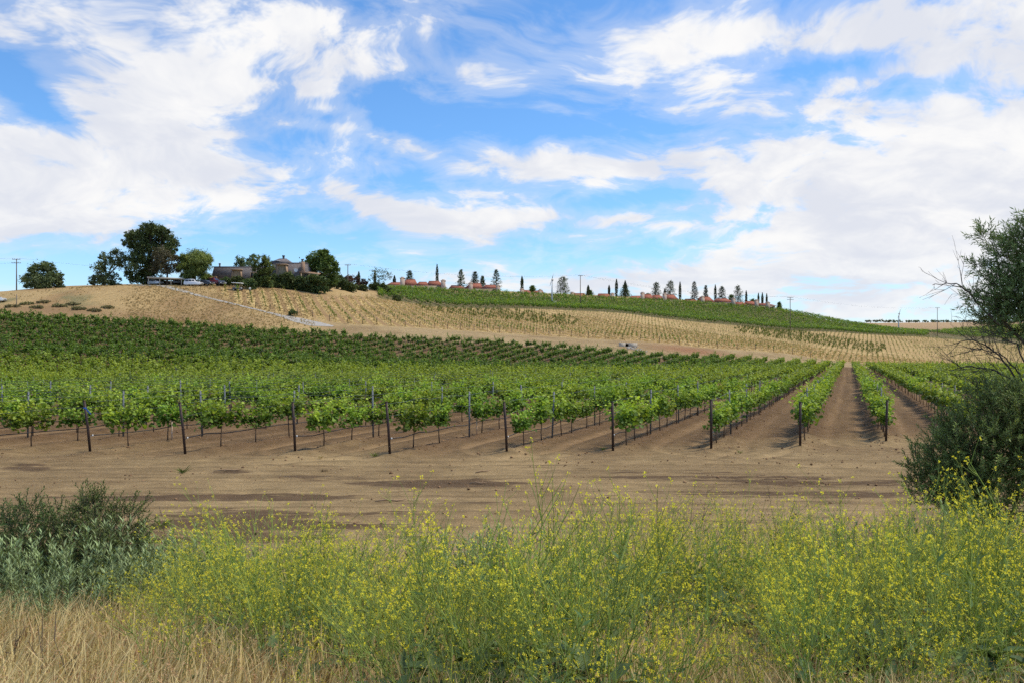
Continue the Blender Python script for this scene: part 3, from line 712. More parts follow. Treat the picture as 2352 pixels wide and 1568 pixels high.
stake_me = MB().box((0, 0, 0.86), (0.045, 0.032, 1.80)).box((0.018, 0.018, 0.86), (0.01, 0.03, 1.78)).mesh('stake', M['steel_grey'])
clip_me = MB().box((0, 0, 0), (0.06, 0.05, 0.03)).mesh('clip', M['steel_grey'])
far_st = MB(); nst = 0
for ri, c in enumerate(ROWS):
    y = row_y0(c) + (4.4 if ri % 2 else 5.2) + gv.uniform(-.4, .4); k = 0
    while y < row_yend(c):
        x = c + MROW * y
        if abs(x / y) < 0.66:
            z = h(x, y)
            if y < 46 and nst < 120:
                k += 1; nst += 1
                if ri in row_name and k <= 3: lab = f'grey steel trellis stake, {ORD[k - 1]} behind the {row_name[ri]} dark post'; grp = 'grey trellis stakes near the end posts'
                elif ri in row_name: lab = f'grey trellis stake deep in the row behind the {row_name[ri]} dark post'; grp = f'trellis stakes deep in the row of the {row_name[ri]} post'
                elif c > 0: lab = 'grey trellis stake among the vines beside the large bush on the right'; grp = 'trellis stakes beside the large bush'
                else: q2 = min(int(round((-24.95 - c) / 3.27)), 12); lab = f'grey trellis stake in the {ORD[q2 - 1]} row left of the blue-ribboned post row'; grp = f'trellis stakes in the {ORD[q2 - 1]} row left of the ribboned post'
                t = thing('trellis_stake', lab, 'stake', (x, y, z), RZ + gv.normal(0, .2), grp); t.rotation_euler[0] = gv.normal(0, .025); t.rotation_euler[1] = gv.normal(0, .025)
                part('stake', stake_me, t); part('clip', clip_me, t, (0.0, 0.0, 1.2)); part('clip', clip_me, t, (0.0, 0.0, 1.62))
            else: k += 1; (far_st.tube([(x, y, z), (x, y, z + 1.6)], 0.016, 3) if k % 2 else None)
        y += 5.2 + gv.uniform(-.3, .3)
far_st.build('far_trellis_stakes', M['steel_grey'])
tag(bpy.data.objects['far_trellis_stakes'], 'thin grey trellis stakes scattered through the far vine rows', 'stakes', kind='stuff')
for ri, c in enumerate(ROWS):
    if ri in row_name or (-50 < c < -25) or (1.5 < c < 12):
        y0 = row_y0(c); nm = row_name.get(ri)
        ys = np.arange(y0, min(y0 + 46, row_yend(c)), 0.86); xs = c + MROW * ys
        if (np.abs(xs / ys) < 0.66).sum() < 6: continue
        kk = np.abs(xs / ys) < 0.70; ys = ys[kk]; xs = xs[kk]; zs = H(xs, ys)
        sag = 0.05 * np.abs(np.sin(np.arange(len(ys)) * math.pi / 6)) + 0.02 * np.sin(ys * 1.7 + ri)
        side = f'behind the {nm} dark post' if nm else (f'the {ORD[int(round((-24.95 - c) / 3.27)) - 1]} row left of the leftmost dark post' if c < 0 else f'the {ORD[int(round((c - 1.35) / 3.25)) - 1]} row right of the rightmost dark post')
        t = thing('drip_hose', f'black drip irrigation hose sagging along the row {side}' if nm else f'black drip hose in {side}', 'hose', (xs[0], ys[0], zs[0]), 0, 'drip hoses along the vine rows')
        P = np.c_[xs - xs[0], ys - ys[0], zs - zs[0] + 0.50 - sag]
        MB().tube(P, 0.017, 5).build('hose', M['hose'], t, True)
        MB().tube([P[0] + (0.03, 0.05, -.035), P[0] + (0.03, 0.05, 0.025)], 0.022, 8).build('end_cap', M['plastic_white'], t, True)
        for wz, wn in ((1.22, 'lower'), (1.62, 'upper')):
            w = thing('trellis_wire', f'{wn} thin trellis wire of the row {side}' if nm else f'{wn} thin trellis wire in {side}', 'wire', (xs[0], ys[0], zs[0]), 0, 'trellis wires along the vine rows')
            MB().tube(np.c_[xs - xs[0], ys - ys[0], zs - zs[0] + (wz - 0.08 * sag)], 0.005, 3).build('wire', M['wire'], w)

# ------------------------------------------------------------------ young vines in the straw field
MY = -0.37                                   # X = c + MY * Y along a young row
YS = 3.2
def young_leaves(g, n, ls, hgt):
    mb = MB(); z = g.uniform(0.35, 1.0, n) * hgt
    P = np.c_[g.normal(0, 0.10, n), g.normal(0, 0.12, n), z]
    leaves(mb, P, nrm(np.c_[g.normal(0, 1, n), g.normal(0, 1, n), g.normal(0, .5, n)]), nrm(np.c_[g.normal(0, .6, n), g.normal(0, .6, n), np.ones(n)]), ls * g.uniform(.7, 1.2, n), ls * g.uniform(.7, 1.1, n),
           lerp((0.11, 0.18, 0.03), (0.25, 0.33, 0.06), g.random(n)), 'lobe' if ls < .2 else 'quad')
    return mb
YV = []
gy = np.random.default_rng(23)
for c in np.arange(-1.6 - YS * 30, 420, YS):
    rowh = gy.uniform(0.8, 1.15)
    for y in np.arange(188, 425, 2.0):
        yy = y + gy.normal(0, 0.12); x = c + MY * yy; u = float(U_of(x, yy))
        if 455 < u < 2420 and young_lo(u) + 1.5 < yy < young_hi(u) - 2 and gy.random() > 0.10:
            dr = (u - 360) / 250
            YV.append((x, yy, u, rowh))
YV = np.array(YV); YZ = H(YV[:, 0], YV[:, 1])
vv_ = VH - (YZ - CAMZ) * FP / YV[:, 1]
def segd(u, v, a, b):
    t = np.clip(((u - a[0]) * (b[0] - a[0]) + (v - a[1]) * (b[1] - a[1])) / ((b[0] - a[0]) ** 2 + (b[1] - a[1]) ** 2), 0, 1)
    return np.hypot(u - a[0] - t * (b[0] - a[0]), (v - a[1] - t * (b[1] - a[1])) * 2.2)
lush = np.maximum(np.exp(-(segd(YV[:, 2], vv_, (985, 704), (1300, 738)) / 26) ** 2), np.exp(-(segd(YV[:, 2], vv_, (1720, 756), (2010, 800)) / 26) ** 2))
oy = np.argsort(YV[:, 1] + np.where(YV[:, 2] > 2200, 500, 0)); yn = oy[:300]; yr = oy[300:]
ylm = [young_leaves(np.random.default_rng(500 + k), 30, 0.19, 1.3).mesh('young_leaves', M['vine']) for k in range(6)]
ysm = MB().box((0, 0, 0.65), (0.035, 0.035, 1.4), (0.20, 0.15, 0.11)).mesh('young_stake', M['wood'])
for i in yn:
    x, y, u, rh = YV[i]
    if u < 690: lab, grp = 'young staked vine in the short rows below the parked cars', 'young vines below the parked cars'
    elif u < 1000: lab, grp = 'young staked vine in the straw field below the dark hilltop shrubs', 'young vines below the hilltop shrubs'
    elif u < 1400: lab, grp = 'young staked vine at the front of the straw field left of the culvert', 'young vines left of the culvert'
    else: lab, grp = 'young staked vine at the front of the straw field right of the culvert', 'young vines right of the culvert'
    t = thing('young_vine', lab, 'young vine', (x, y, YZ[i]), gy.uniform(0, 6), grp); s = rh * gy.uniform(.85, 1.15)
    part('stake', ysm, t, scale=(1, 1, gy.uniform(.85, 1.1))); part('leaves', ylm[gy.integers(6)], t, scale=(s, s, s))
def proto_young(g, n, ls, hg):
    a = young_leaves(g, n, ls, hg).arrays(); b = MB().tube([(0, 0, 0), (0, 0, 1.25)], 0.022, 3, (0.17, 0.12, 0.08), False).arrays()
    return (np.r_[a[0], b[0]], a[1] + [f + len(a[0]) for f in b[1]], np.r_[a[2], b[2]])
mb = MB(); n = len(yr)
py_ = [proto_young(np.random.default_rng(540 + k), 11, 0.24, 1.25) for k in range(6)]
scatter(mb, py_, YV[yr, 0], YV[yr, 1], YZ[yr], gy.uniform(0, 6, n), YV[yr, 3] * gy.uniform(.8, 1.2, n), gy)
L = np.where(lush > 0.35)[0]; pl = [proto_young(np.random.default_rng(560 + k), 22, 0.30, 0.9) for k in range(3)]
for _ in range(2): scatter(mb, pl, YV[L, 0] + gy.normal(0, .5, len(L)), YV[L, 1] + gy.normal(0, .8, len(L)), YZ[L] - 0.1, gy.uniform(0, 6, len(L)), gy.uniform(.7, 1.1, len(L)), gy)
o = mb.build('young_vine_rows', M['vine']); tag(o, 'many small staked young vines dotting the pale straw slope', 'young vines', kind='stuff')

# dark posts along the lower edge of the straw field
pm_ = MB().tube([(0, 0, -0.2), (0.02, 0, 1.65)], 0.06, 6).mesh('field_post', M['steel_rust'])
EDGE = [(587, 708), (620, 712), (652, 719), (684, 722), (718, 724), (757, 732), (799, 741), (833, 746), (866, 748), (898, 749), (931, 750), (964, 752), (997, 755), (1028, 757), (1058, 758), (1089, 761), (1119, 762), (1147, 763), (1176, 765), (1206, 769), (1233, 770), (1261, 771), (1286, 773), (1312, 775), (1351, 777),
        (1390, 780), (1430, 783), (1470, 786), (1515, 789), (1560, 793), (1605, 796), (1648, 799), (1693, 802), (1735, 806), (1776, 810), (1820, 815), (1862, 820)]
for k, (u, v) in enumerate(EDGE):
    Y = float(young_lo(u)) + 0.4; x, y, z = gp(u, Y)
    if u < 700: lab, grp = 'short dark post at the foot of the young rows beside the paved drive', 'field posts beside the drive'
    elif u < 1400: lab, grp = 'dark post on the lower edge of the straw field, left of the culvert', 'field posts left of the culvert'
    else: lab, grp = 'dark post on the lower edge of the straw field, right of the culvert', 'field posts right of the culvert'
    t = thing('field_post', lab, 'post', (x, y, z), gy.uniform(0, 6), grp); p = part('post', pm_, t); p.rotation_euler[0] = gy.normal(0, .04)

# ------------------------------------------------------------------ upper hillside vineyards
mb = MB(); g = np.random.default_rng(31)
pu = []
for k in range(6):
    q = MB(); gg = np.random.default_rng(600 + k); n = 34
    P = np.c_[gg.normal(0, 0.30, n), gg.uniform(-1.0, 1.0, n), gg.uniform(0.55, 1.8, n)]; T = (P[:, 2] - .55) / 1.25
    leaves(q, P, nrm(np.c_[gg.normal(0, 1, n), gg.normal(0, 1, n), gg.normal(0.1, .5, n)]), nrm(np.c_[gg.normal(0, .7, n), gg.normal(0, .7, n), np.ones(n)]), 0.5 * gg.uniform(.7, 1.2, n), 0.45 * gg.uniform(.7, 1.2, n), vine_cols(T * 0.42, n, gg))
    pu.append(q.arrays())
XY = []
for c in np.arange(40, 420, 3.2):
    for y in np.arange(255, 475, 1.9):
        x = c + MY * y; u = float(U_of(x, y))
        if 868 < u < 2130 and young_hi(u) + 3 < y < upper_hi(u) and g.random() > 0.05: XY.append((x + g.normal(0, .1), y + g.normal(0, .1)))
for c in np.arange(300, 760, 3.4):
    for y in np.arange(425, 520, 2.2):
        x = c - 0.55 * y; u = float(U_of(x, y))
        lo = np.interp(u, [2125, 2200, 2352, 2500], [446, 428, 436, 440]); hi = np.interp(u, [2125, 2200, 2352, 2500], [452, 492, 515, 518])
        if 2125 < u < 2480 and lo < y < hi: XY.append((x + g.normal(0, .1), y + g.normal(0, .1)))
XY = np.array(XY); n = len(XY)
scatter(mb, pu, XY[:, 0], XY[:, 1], H(XY[:, 0], XY[:, 1]), np.full(n, -math.atan(MY)) + g.normal(0, .05, n), g.uniform(.9, 1.15, n), g)
o = mb.build('hillside_vines', M['vine']); tag(o, 'green rows of vines covering the far hillside below the tiled houses', 'grapevines', kind='stuff')
# ------------------------------------------------------------------ foreground: dry grass, mustard, sage, bushes, big tree
gf = np.random.default_rng(51)
def dry_grass():
    mb = MB(); n = 62000
    y = 2.6 + 9.2 * gf.random(n) ** 1.1; a = gf.uniform(-0.70, 0.70, n); x = a * y
    patch = fbm(x * 1.3, y * 1.3, 81, 3); u = U_of(x, y)
    left = sstep(900, 380, u) * (1 - sstep(8.2, 9.6, y)); dens = 0.20 + 0.85 * left + 0.35 * sstep(6.0, 4.2, y)
    k = gf.random(n) < dens * (0.55 + 0.9 * patch); x, y, u, patch, left = x[k], y[k], u[k], patch[k], left[k]; n = len(x)
    z = H(x, y); L = gf.uniform(0.22, 0.52, n) * (0.75 + 0.5 * patch) * (0.72 + 0.28 * left); th = gf.normal(0.6, 1.2, n)
    bend = gf.uniform(0.15, 0.75, n); w = gf.uniform(0.0025, 0.0055, n)
    d = np.c_[np.cos(th), np.sin(th), np.zeros(n)]; s = np.c_[-np.sin(th), np.cos(th), np.zeros(n)]
    s = nrm(s + gf.normal(0, .5, (n, 3)) * (1, 1, 0))
    P0 = np.c_[x, y, z - 0.02]; up = np.array((0, 0, 1.0))
    P1 = P0 + up * (L * .6)[:, None] + d * (L * bend * .25)[:, None]; P2 = P0 + up * (L * (1 - .25 * bend))[:, None] + d * (L * bend * .8)[:, None]
    W = w[:, None] * s
    v = np.stack([P0 - W, P0 + W, P1 + W * .8, P1 - W * .8, P2], 1).reshape(-1, 3); b = (np.arange(n) * 5)[:, None]
    c = lerp((0.66, 0.53, 0.22), (0.86, 0.72, 0.36), gf.random(n)); c = c * (0.75 + 0.5 * patch)[:, None]
    red = gf.random(n) < 0.12; c[red] = np.array((0.42, 0.25, 0.12))
    mb.v.append(v); mb.c.append(np.repeat(c, 5, 0)); mb.f += [b + np.array([[0, 1, 2, 3]]), b + np.array([[3, 2, 4]])]; mb.n = len(v)
    # nodding seed heads
    m = gf.random(n) < 0.22; q = P2[m]; nn = len(q)
    for r in range(3):
        leaves(mb, q + gf.normal(0, .008, (nn, 3)), nrm(d[m] * .8 + np.c_[np.zeros((nn, 2)), np.full(nn, -.4)] + gf.normal(0, .4, (nn, 3))), runit(nn, gf), gf.uniform(.014, .03, nn), gf.uniform(.003, .006, nn), lerp((0.48, 0.30, 0.15), (0.66, 0.48, 0.26), gf.random(nn)))
    o = mb.build('dry_grass', M['grass']); tag(o, 'dry tan grass with nodding seed heads covering the near bank', 'grass', kind='stuff')
dry_grass()

def mustard_plant(seed, hgt, spread, dense=1.0, rings=9):
    g = np.random.default_rng(seed); st = MB(); fl = MB(); lf = MB(); tips = []
    SG = (0.35, 0.43, 0.12)
    def branch(p, d, L, r, lvl):
        n = 4 if lvl < 2 else 3
        pts = [p]; q = p.copy(); dd = d.copy()
        for k in range(n):
            dd = nrm(dd + g.normal(0, .10, 3) + np.array((0, 0, 0.10 + .05 * lvl))); q = q + dd * L / n; pts.append(q.copy())
        st.tube(pts, np.linspace(r, r * .45, n + 1), 3, np.array(SG) * g.uniform(.75, 1.25), False)
        tips.append((pts[-1], dd))
        if lvl < 2:
            m = int((g.integers(4, 8) if lvl == 0 else g.integers(1, 4)) * dense)
            for k in range(m):
                t = g.uniform(.35 if lvl == 0 else .3, .95); i = min(int(t * n), n - 1); b = pts[i] + (pts[i + 1] - pts[i]) * (t * n - i)
                side = nrm(np.cross(dd, runit(1, g)[0])); nd = nrm(dd * .75 + side * g.uniform(.5, .95)); branch(b, nd, L * g.uniform(.28, .5), r * .55, lvl + 1)
                if lvl == 0 and g.random() < .7: leaves(lf, b[None], nd[None] * (1, 1, .4), np.array([(0, 0, 1.0)]), g.uniform(.05, .11), g.uniform(.015, .035), lerp((0.07, .13, .045), (.13, .19, .06), g.random(1)))
    nm = g.integers(6, 10)
    for k in range(nm):
        th = g.uniform(0, 6.283); lean = g.uniform(.1, .75) * spread
        branch(np.array((math.cos(th) * .05, math.sin(th) * .05, -0.02)), nrm(np.array((math.cos(th) * lean, math.sin(th) * lean, 1.0))), hgt * g.uniform(.75, 1.08), 0.0062, 0)
    T = np.array([t[0] for t in tips]); D = np.array([t[1] for t in tips]); n = len(T)
    for r in range(rings):
        off = runit(n, g) * g.uniform(.004, .012, (n, 1)); leaves(fl, T + off, nrm(off * 60 + D * .5 + g.normal(0, .3, (n, 3))), nrm(D + g.normal(0, .6, (n, 3))), g.uniform(.007, .012, n), g.uniform(.008, .012, n), lerp((0.80, 0.68, 0.04), (0.86, 0.80, 0.10), g.random(n)))
    nl = 16; th = g.uniform(0, 6.283, nl)
    leaves(lf, np.c_[np.cos(th) * .06, np.sin(th) * .06, g.uniform(.02, .3, nl)], nrm(np.c_[np.cos(th), np.sin(th), g.uniform(-.1, .6, nl)]), np.tile((0, 0, 1.0), (nl, 1)), g.uniform(.14, .30, nl), g.uniform(.06, .13, nl), lerp((0.08, .13, .055), (.16, .22, .09), g.random(nl)), 'lobe')
    return st.mesh('mustard_stems', M['mustard']), fl.mesh('mustard_flowers', M['petal']), lf.mesh('mustard_leaves', M['sage'])
mus = [mustard_plant(700 + k, 1.0, sp, dn, (9, 7, 4, 10, 3, 8, 6, 4, 7)[k]) for k, (sp, dn) in enumerate([(.8, 1.2), (1.0, 1.2), (1.2, 1.1), (.7, 1.3), (.9, 1.0), (1.1, 1.3), (.6, 1.0), (1.3, .9), (.9, 1.4)])]
MUST = []
MOUNDS = [(640, 8.2, 1.25, 1.15), (800, 7.2, 1.1, 1.05), (580, 6.6, .75, .85), (720, 5.8, .7, .8), (1150, 4.8, .75, .92), (1330, 4.5, .7, .92), (1040, 5.3, .6, .8), (1240, 6.2, .7, .72), (1480, 10.8, 1.4, 1.05), (1700, 11.0, 1.4, 1.08), (1900, 10.7, 1.4, 1.0), (1400, 8.5, 1.1, .92), (1620, 8.6, .95, .9),
          (1950, 8.0, 1.2, 1.0), (2150, 7.2, 1.1, 1.0), (2300, 8.8, 1.2, 1.08), (2050, 5.6, .85, .95), (2250, 4.9, .8, 1.0), (1880, 4.3, .5, .75), (1830, 6.6, .55, .75), (2420, 6.5, 1.1, 1.0), (2250, 10.3, 1.2, 1.0), (250, 4.4, .3, .45), (420, 4.8, .35, .5), (960, 4.0, .4, .6)]
MW = np.array([(X_of(a, b), b, r * .88, q) for a, b, r, q in MOUNDS])
def mound(x, y):
    d2 = ((x - MW[:, 0]) ** 2 + (y - MW[:, 1]) ** 2) / MW[:, 2] ** 2; k = int(np.argmax(np.exp(-d2) * MW[:, 3])); return float(np.exp(-d2[k]) * MW[k, 3]), (MW[k, 0], MW[k, 1])
def msites():
    tries = 0; pts = []
    while len(pts) < 298 and tries < 30000:
        tries += 1
        y = 3.3 + 9.4 * gf.random() ** 0.8; u = gf.uniform(330, 2480); x = X_of(u, y)
        m, (mx, my) = mound(x, y)
        if gf.random() > sstep(.30, .58, m) + (.012 if u > 400 else 0): continue
        dmin = 0.18 + 0.0165 * y
        if 900 < u < 1500 and y < 6.5: dmin *= 0.85
        if m < .3: dmin *= 1.2
        if any((x - p[0]) ** 2 + (y - p[1]) ** 2 < dmin ** 2 for p in pts): continue
        pts.append((x, y, u))
    return pts
for (x, y, u) in msites():
    z = h(x, y); yb = np.interp(u, [330, 650, 1050, 1350, 1500, 2050, 2480], [6.5, 9.6, 8.6, 11.4, 12.4, 12.4, 10.5])
    m, (mx, my) = mound(x, y); s = gf.uniform(.88, 1.1) * (.26 + .90 * m)
    if u < 520: lab, grp = 'short yellow mustard plant at the left, standing in the dry grass', 'mustard standing in the dry grass'
    elif u < 880 and y > 7.5: lab, grp = 'yellow mustard plant at the back of the left clump, against the dirt', 'mustard at the back of the left clump'
    elif u < 880: lab, grp = 'yellow mustard plant at the front of the left clump, above broad leaves', 'mustard at the front of the left clump'
    elif u < 1520 and y < 7: lab, grp = 'dense bright yellow mustard plant at the bottom centre of the bank', 'mustard at the bottom centre'
    elif u < 1250: lab, grp = 'yellow mustard plant behind the bright centre clump, before the bare dirt', 'mustard behind the centre clump'
    elif y > 9.0 and u > 1900: lab, grp = 'tall yellow mustard plant at the foot of the large right bush', 'mustard at the foot of the right bush'
    elif y > 9.0: lab, grp = 'tall yellow mustard plant on the far edge of the patch, against the dirt road', 'mustard on the far edge of the patch'
    elif u > 1950: lab, grp = 'tangled yellow mustard plant in the bottom right corner', 'mustard in the bottom right corner'
    elif y > 6.6: lab, grp = 'yellow mustard plant in the middle of the bank, right of centre', 'mustard in the middle of the bank'
    else: lab, grp = 'sprawling yellow mustard plant beside the dry grass gap, bottom right of centre', 'mustard beside the dry grass gap'
    t = thing('mustard_plant', lab, 'mustard', (x, y, z - .02), 0, grp); out = np.array((x - mx, y - my)); ol = np.hypot(*out) + 1e-6; tilt = min(.75, .70 * ol / .9) + gf.normal(0, .08); out = out / ol; t.rotation_mode = 'QUATERNION'
    t.rotation_quaternion = (Matrix.Rotation(tilt, 4, Vector((-out[1], out[0], 0))) @ Matrix.Rotation(gf.uniform(0, 6.28), 4, 'Z')).to_quaternion()
    a, b, c = mus[gf.integers(len(mus))]; sc = (s * gf.uniform(.75, 1.0), s * gf.uniform(.75, 1.0), s)
    part('stems', a, t, scale=sc); tag(part('flowers', b, t, scale=sc), kind='stuff'); part('leaves', c, t, scale=sc)

# grey-green sage: upright leafy stems with pale tips
def sage_plant(seed, hgt, ns, spread):
    g = np.random.default_rng(seed); st = MB(); lf = MB()
    for k in range(ns):
        th = g.uniform(0, 6.283); r0 = spread * math.sqrt(g.random()) * .5; L = hgt * g.uniform(.6, 1.05); b = np.array((math.cos(th) * r0, math.sin(th) * r0, -0.03)); ln = np.array((math.cos(th), math.sin(th), 0)) * g.uniform(.05, .3)
        t = np.linspace(0, 1, 5)[:, None]; pts = b + np.array((0, 0, L)) * t + ln * L * t ** 1.5 + g.normal(0, .01, (5, 3)) * t
        st.tube(pts, np.linspace(.006, .002, 5), 3, (0.13, .14, .075), False)
        n = 56; tt = g.uniform(.05, 1, n) ** .8; i = np.minimum((tt * 4).astype(int), 3); f = (tt * 4 - i)[:, None]; P = pts[i] * (1 - f) + pts[i + 1] * f
        a = g.uniform(0, 6.283, n); up = 0.35 + 1.0 * tt; D = nrm(np.c_[np.cos(a), np.sin(a), up])
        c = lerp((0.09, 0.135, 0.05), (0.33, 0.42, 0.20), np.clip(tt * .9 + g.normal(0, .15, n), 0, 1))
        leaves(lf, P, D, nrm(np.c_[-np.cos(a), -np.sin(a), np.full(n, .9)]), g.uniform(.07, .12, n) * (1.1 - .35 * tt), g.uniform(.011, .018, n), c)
    return st.mesh('sage_stems', M['bark']), lf.mesh('sage_leaves', M['sage'])
sag = [sage_plant(800 + k, 1.0, n, s) for k, (n, s) in enumerate([(20, .9), (28, 1.1), (15, .7), (24, 1.0)])]
SAGE = [(315, 9.0, .85), (360, 9.0, .8), (410, 9.3, .85), (440, 9.6, .75), (470, 9.8, .8), (530, 10.0, .7), (560, 10.2, .65), (285, 8.8, .8), (390, 8.6, .6), (-30, 9.2, 1.15), (25, 9.8, 1.2), (75, 9.0, 1.15), (95, 10.2, 1.15), (130, 8.3, .95), (165, 7.7, .95), (190, 9.2, 1.25), (215, 8.4, 1.25), (60, 7.9, .75), (-10, 8.0, .8), (240, 7.9, .95), (262, 9.6, 1.05), (330, 9.3, .75), (352, 9.6, .9), (378, 9.9, 1.0), (395, 9.2, .8), (420, 9.6, .7),
        (300, 8.5, .6), (345, 8.3, .6), (488, 10.0, .78), (505, 10.4, .7), (15, 7.4, .6), (110, 7.5, .55), (580, 10.2, .7), (-60, 8.6, 1.0), (1042, 10.2, .95), (1062, 10.6, .85), (1095, 10.4, 1.0), (1120, 10.8, .8), (2150, 10.2, .95), (2180, 10.6, 1.0), (2225, 10.3, 1.1), (2290, 10.0, 1.25), (2330, 9.7, 1.3), (2100, 10.8, .85), (1940, 12.8, .75), (1960, 13.0, .8)]
for (u, y, s) in SAGE:
    x, y, z = gp(u, y)
    if u < 280: lab, grp = 'grey-green sage plant in the thick clump at the left edge', 'sage at the left edge'
    elif u < 620: lab, grp = 'grey-green sage plant between the left clump and the mustard', 'sage between left clump and mustard'
    elif u < 1200: lab, grp = 'dark upright sage plant in the middle, on the edge of the dirt', 'sage in the middle'
    else: lab, grp = 'grey-green sage plant at the foot of the big bush on the right', 'sage below the right bush'
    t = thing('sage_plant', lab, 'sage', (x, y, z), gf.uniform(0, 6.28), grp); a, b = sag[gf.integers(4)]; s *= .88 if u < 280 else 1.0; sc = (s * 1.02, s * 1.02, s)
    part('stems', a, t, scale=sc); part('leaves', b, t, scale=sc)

def sprig(g, L, n, ll, lw, c0, c1, updroop=0.0):
    """a twig along +Z with alternate narrow leaves"""
    st = MB(); lf = MB(); t = np.linspace(0, 1, 4)[:, None]
    bend = g.normal(0, .18, 3) * (1, 1, 0); pts = np.array((0, 0, L)) * t + bend * L * t ** 2
    st.tube(pts, np.linspace(.004, .0015, 4), 3, (0.12, .10, .06), False)
    tt = np.linspace(.12, 1, n); i = np.minimum((tt * 3).astype(int), 2); f = (tt * 3 - i)[:, None]; P = pts[i] * (1 - f) + pts[i + 1] * f
    a = np.arange(n) * 2.4 + g.uniform(0, 6); D = nrm(np.c_[np.cos(a), np.sin(a), 0.8 + .7 * tt + updroop + g.normal(0, .2, n)])
    leaves(lf, P, D, nrm(np.c_[-np.cos(a), -np.sin(a), np.ones(n)] + g.normal(0, .3, (n, 3))), ll * g.uniform(.7, 1.2, n), lw * g.uniform(.8, 1.2, n), lerp(c0, c1, np.clip(tt * .6 + g.normal(.1, .25, n), 0, 1)))
    return st.arrays(), lf.arrays()
def place_sprigs(protos, P, D, S, g):
    """twigs and leaves of many sprigs, each turned to its direction D"""
    st = MB(); lf = MB(); n = len(P); pid = g.integers(len(protos), size=n); D = nrm(D)
    A = nrm(np.cross(D, np.tile((0.31, 0.77, 0.12), (n, 1)))); B = np.cross(D, A); r = g.uniform(0, 6.283, n)
    A2 = A * np.cos(r)[:, None] + B * np.sin(r)[:, None]; B2 = np.cross(D, A2)
    for p, pr in enumerate(protos):
        m = np.where(pid == p)[0]
        if len(m) == 0: continue
        for mb, (v, fs, c) in ((st, pr[0]), (lf, pr[1])):
            V = (v[None, :, 0:1] * A2[m][:, None] + v[None, :, 1:2] * B2[m][:, None] + v[None, :, 2:3] * D[m][:, None]) * S[m][:, None, None] + P[m][:, None]
            k = len(v); off = (np.arange(len(m)) * k)[:, None, None]; base = mb.n
            C = np.tile(c[None], (len(m), 1, 1)) * g.uniform(.75, 1.2, (len(m), 1, 1))
            mb.v.append(V.reshape(-1, 3)); mb.c.append(C.reshape(-1, 3)); mb.n += len(m) * k
            for f in fs: mb.f.append((f[None] + off).reshape(-1, f.shape[1]) + base)
    return st, lf
def bush(name, label, cat, loc, lobes, nspr, protos, g, trunkcol=(0.12, .09, .06), mat='leaf_dark', upw=0.7, shell=0.55, group=None):
    """lobes: (x, y, z, r) relative to loc"""
    t = thing(name, label, cat, loc, 0, group)
    Lb0 = np.array(lobes, float); ex = []
    for q in Lb0:
        for _ in range(7):
            d = runit(1, g)[0]; ex.append((*(q[:3] + d * q[3] * .85), q[3] * g.uniform(.22, .42)))
    Lb = np.r_[Lb0, np.array(ex)]; w = Lb[:, 3] ** 1.7; w /= w.sum(); pick = g.choice(len(Lb), nspr, p=w)
    d = runit(nspr, g); rr = (shell + (1 - shell) * g.random(nspr)) ; C = Lb[pick, :3]; P = C + d * (Lb[pick, 3] * rr)[:, None] * (1, 1, .95)
    P = P + (fbm(P[:, 0] * 2.5 + P[:, 1], P[:, 2] * 2.5, 5, 2) - .5)[:, None] * d * .3
    keep = P[:, 2] > 0.05; P, d = P[keep], d[keep]
    st, lf = place_sprigs(protos, P, nrm(d * .8 + np.array((0, 0, upw)) + g.normal(0, .3, d.shape)), g.uniform(.75, 1.25, len(P)), g)
    lim = MB()
    for q in Lb0:
        e = q[:3]; m = e * .5 + g.normal(0, .08, 3); lim.tube([(g.normal(0, .05), g.normal(0, .05), -.05), m * (.9, .9, .8), e], (.035, .022, .010), 6, trunkcol, False)
        for k in range(5):
            e2 = e + runit(1, g)[0] * q[3] * .8; lim.tube([m + (e - m) * g.uniform(.2, .8), (e + e2) / 2 + g.normal(0, .04, 3), e2], (.014, .009, .004), 4, trunkcol, False)
    lim.build('branches', M['bark'], t); st.build('twigs', M['bark'], t); lf.build('foliage', M[mat], t)
    return t
coy = [sprig(np.random.default_rng(850 + k), .24, 26, .036, .013, (0.065, .105, .03), (0.17, .225, .06)) for k in range(5)]
def at_rel(u, v, Y, loc): return (X_of(u, Y) - loc[0], 0.0, Z_of(v, Y) - loc[2])
for (uu, Y, lobes, lab) in [
    (255, 9.7, [(235, 1215, .40), (262, 1260, .45), (250, 1330, .5), (215, 1290, .4), (285, 1350, .35)], 'dark green small-leaved bush standing behind the grey sage at left'),
    (60, 10.0, [(20, 1250, .5), (100, 1240, .5), (60, 1300, .6), (150, 1290, .45), (130, 1340, .5), (-30, 1320, .6), (170, 1250, .35)], 'wide dark bush behind the sage at the left picture edge')]:
    loc = gp(uu, Y); g = np.random.default_rng(int(uu))
    L = [(X_of(a, Y) - loc[0], g.normal(0, .2), max(Z_of(b, Y) - loc[2], .2), r) for a, b, r in lobes]
    bush('coyote_bush', lab, 'bush', loc, L, 900, coy, g)

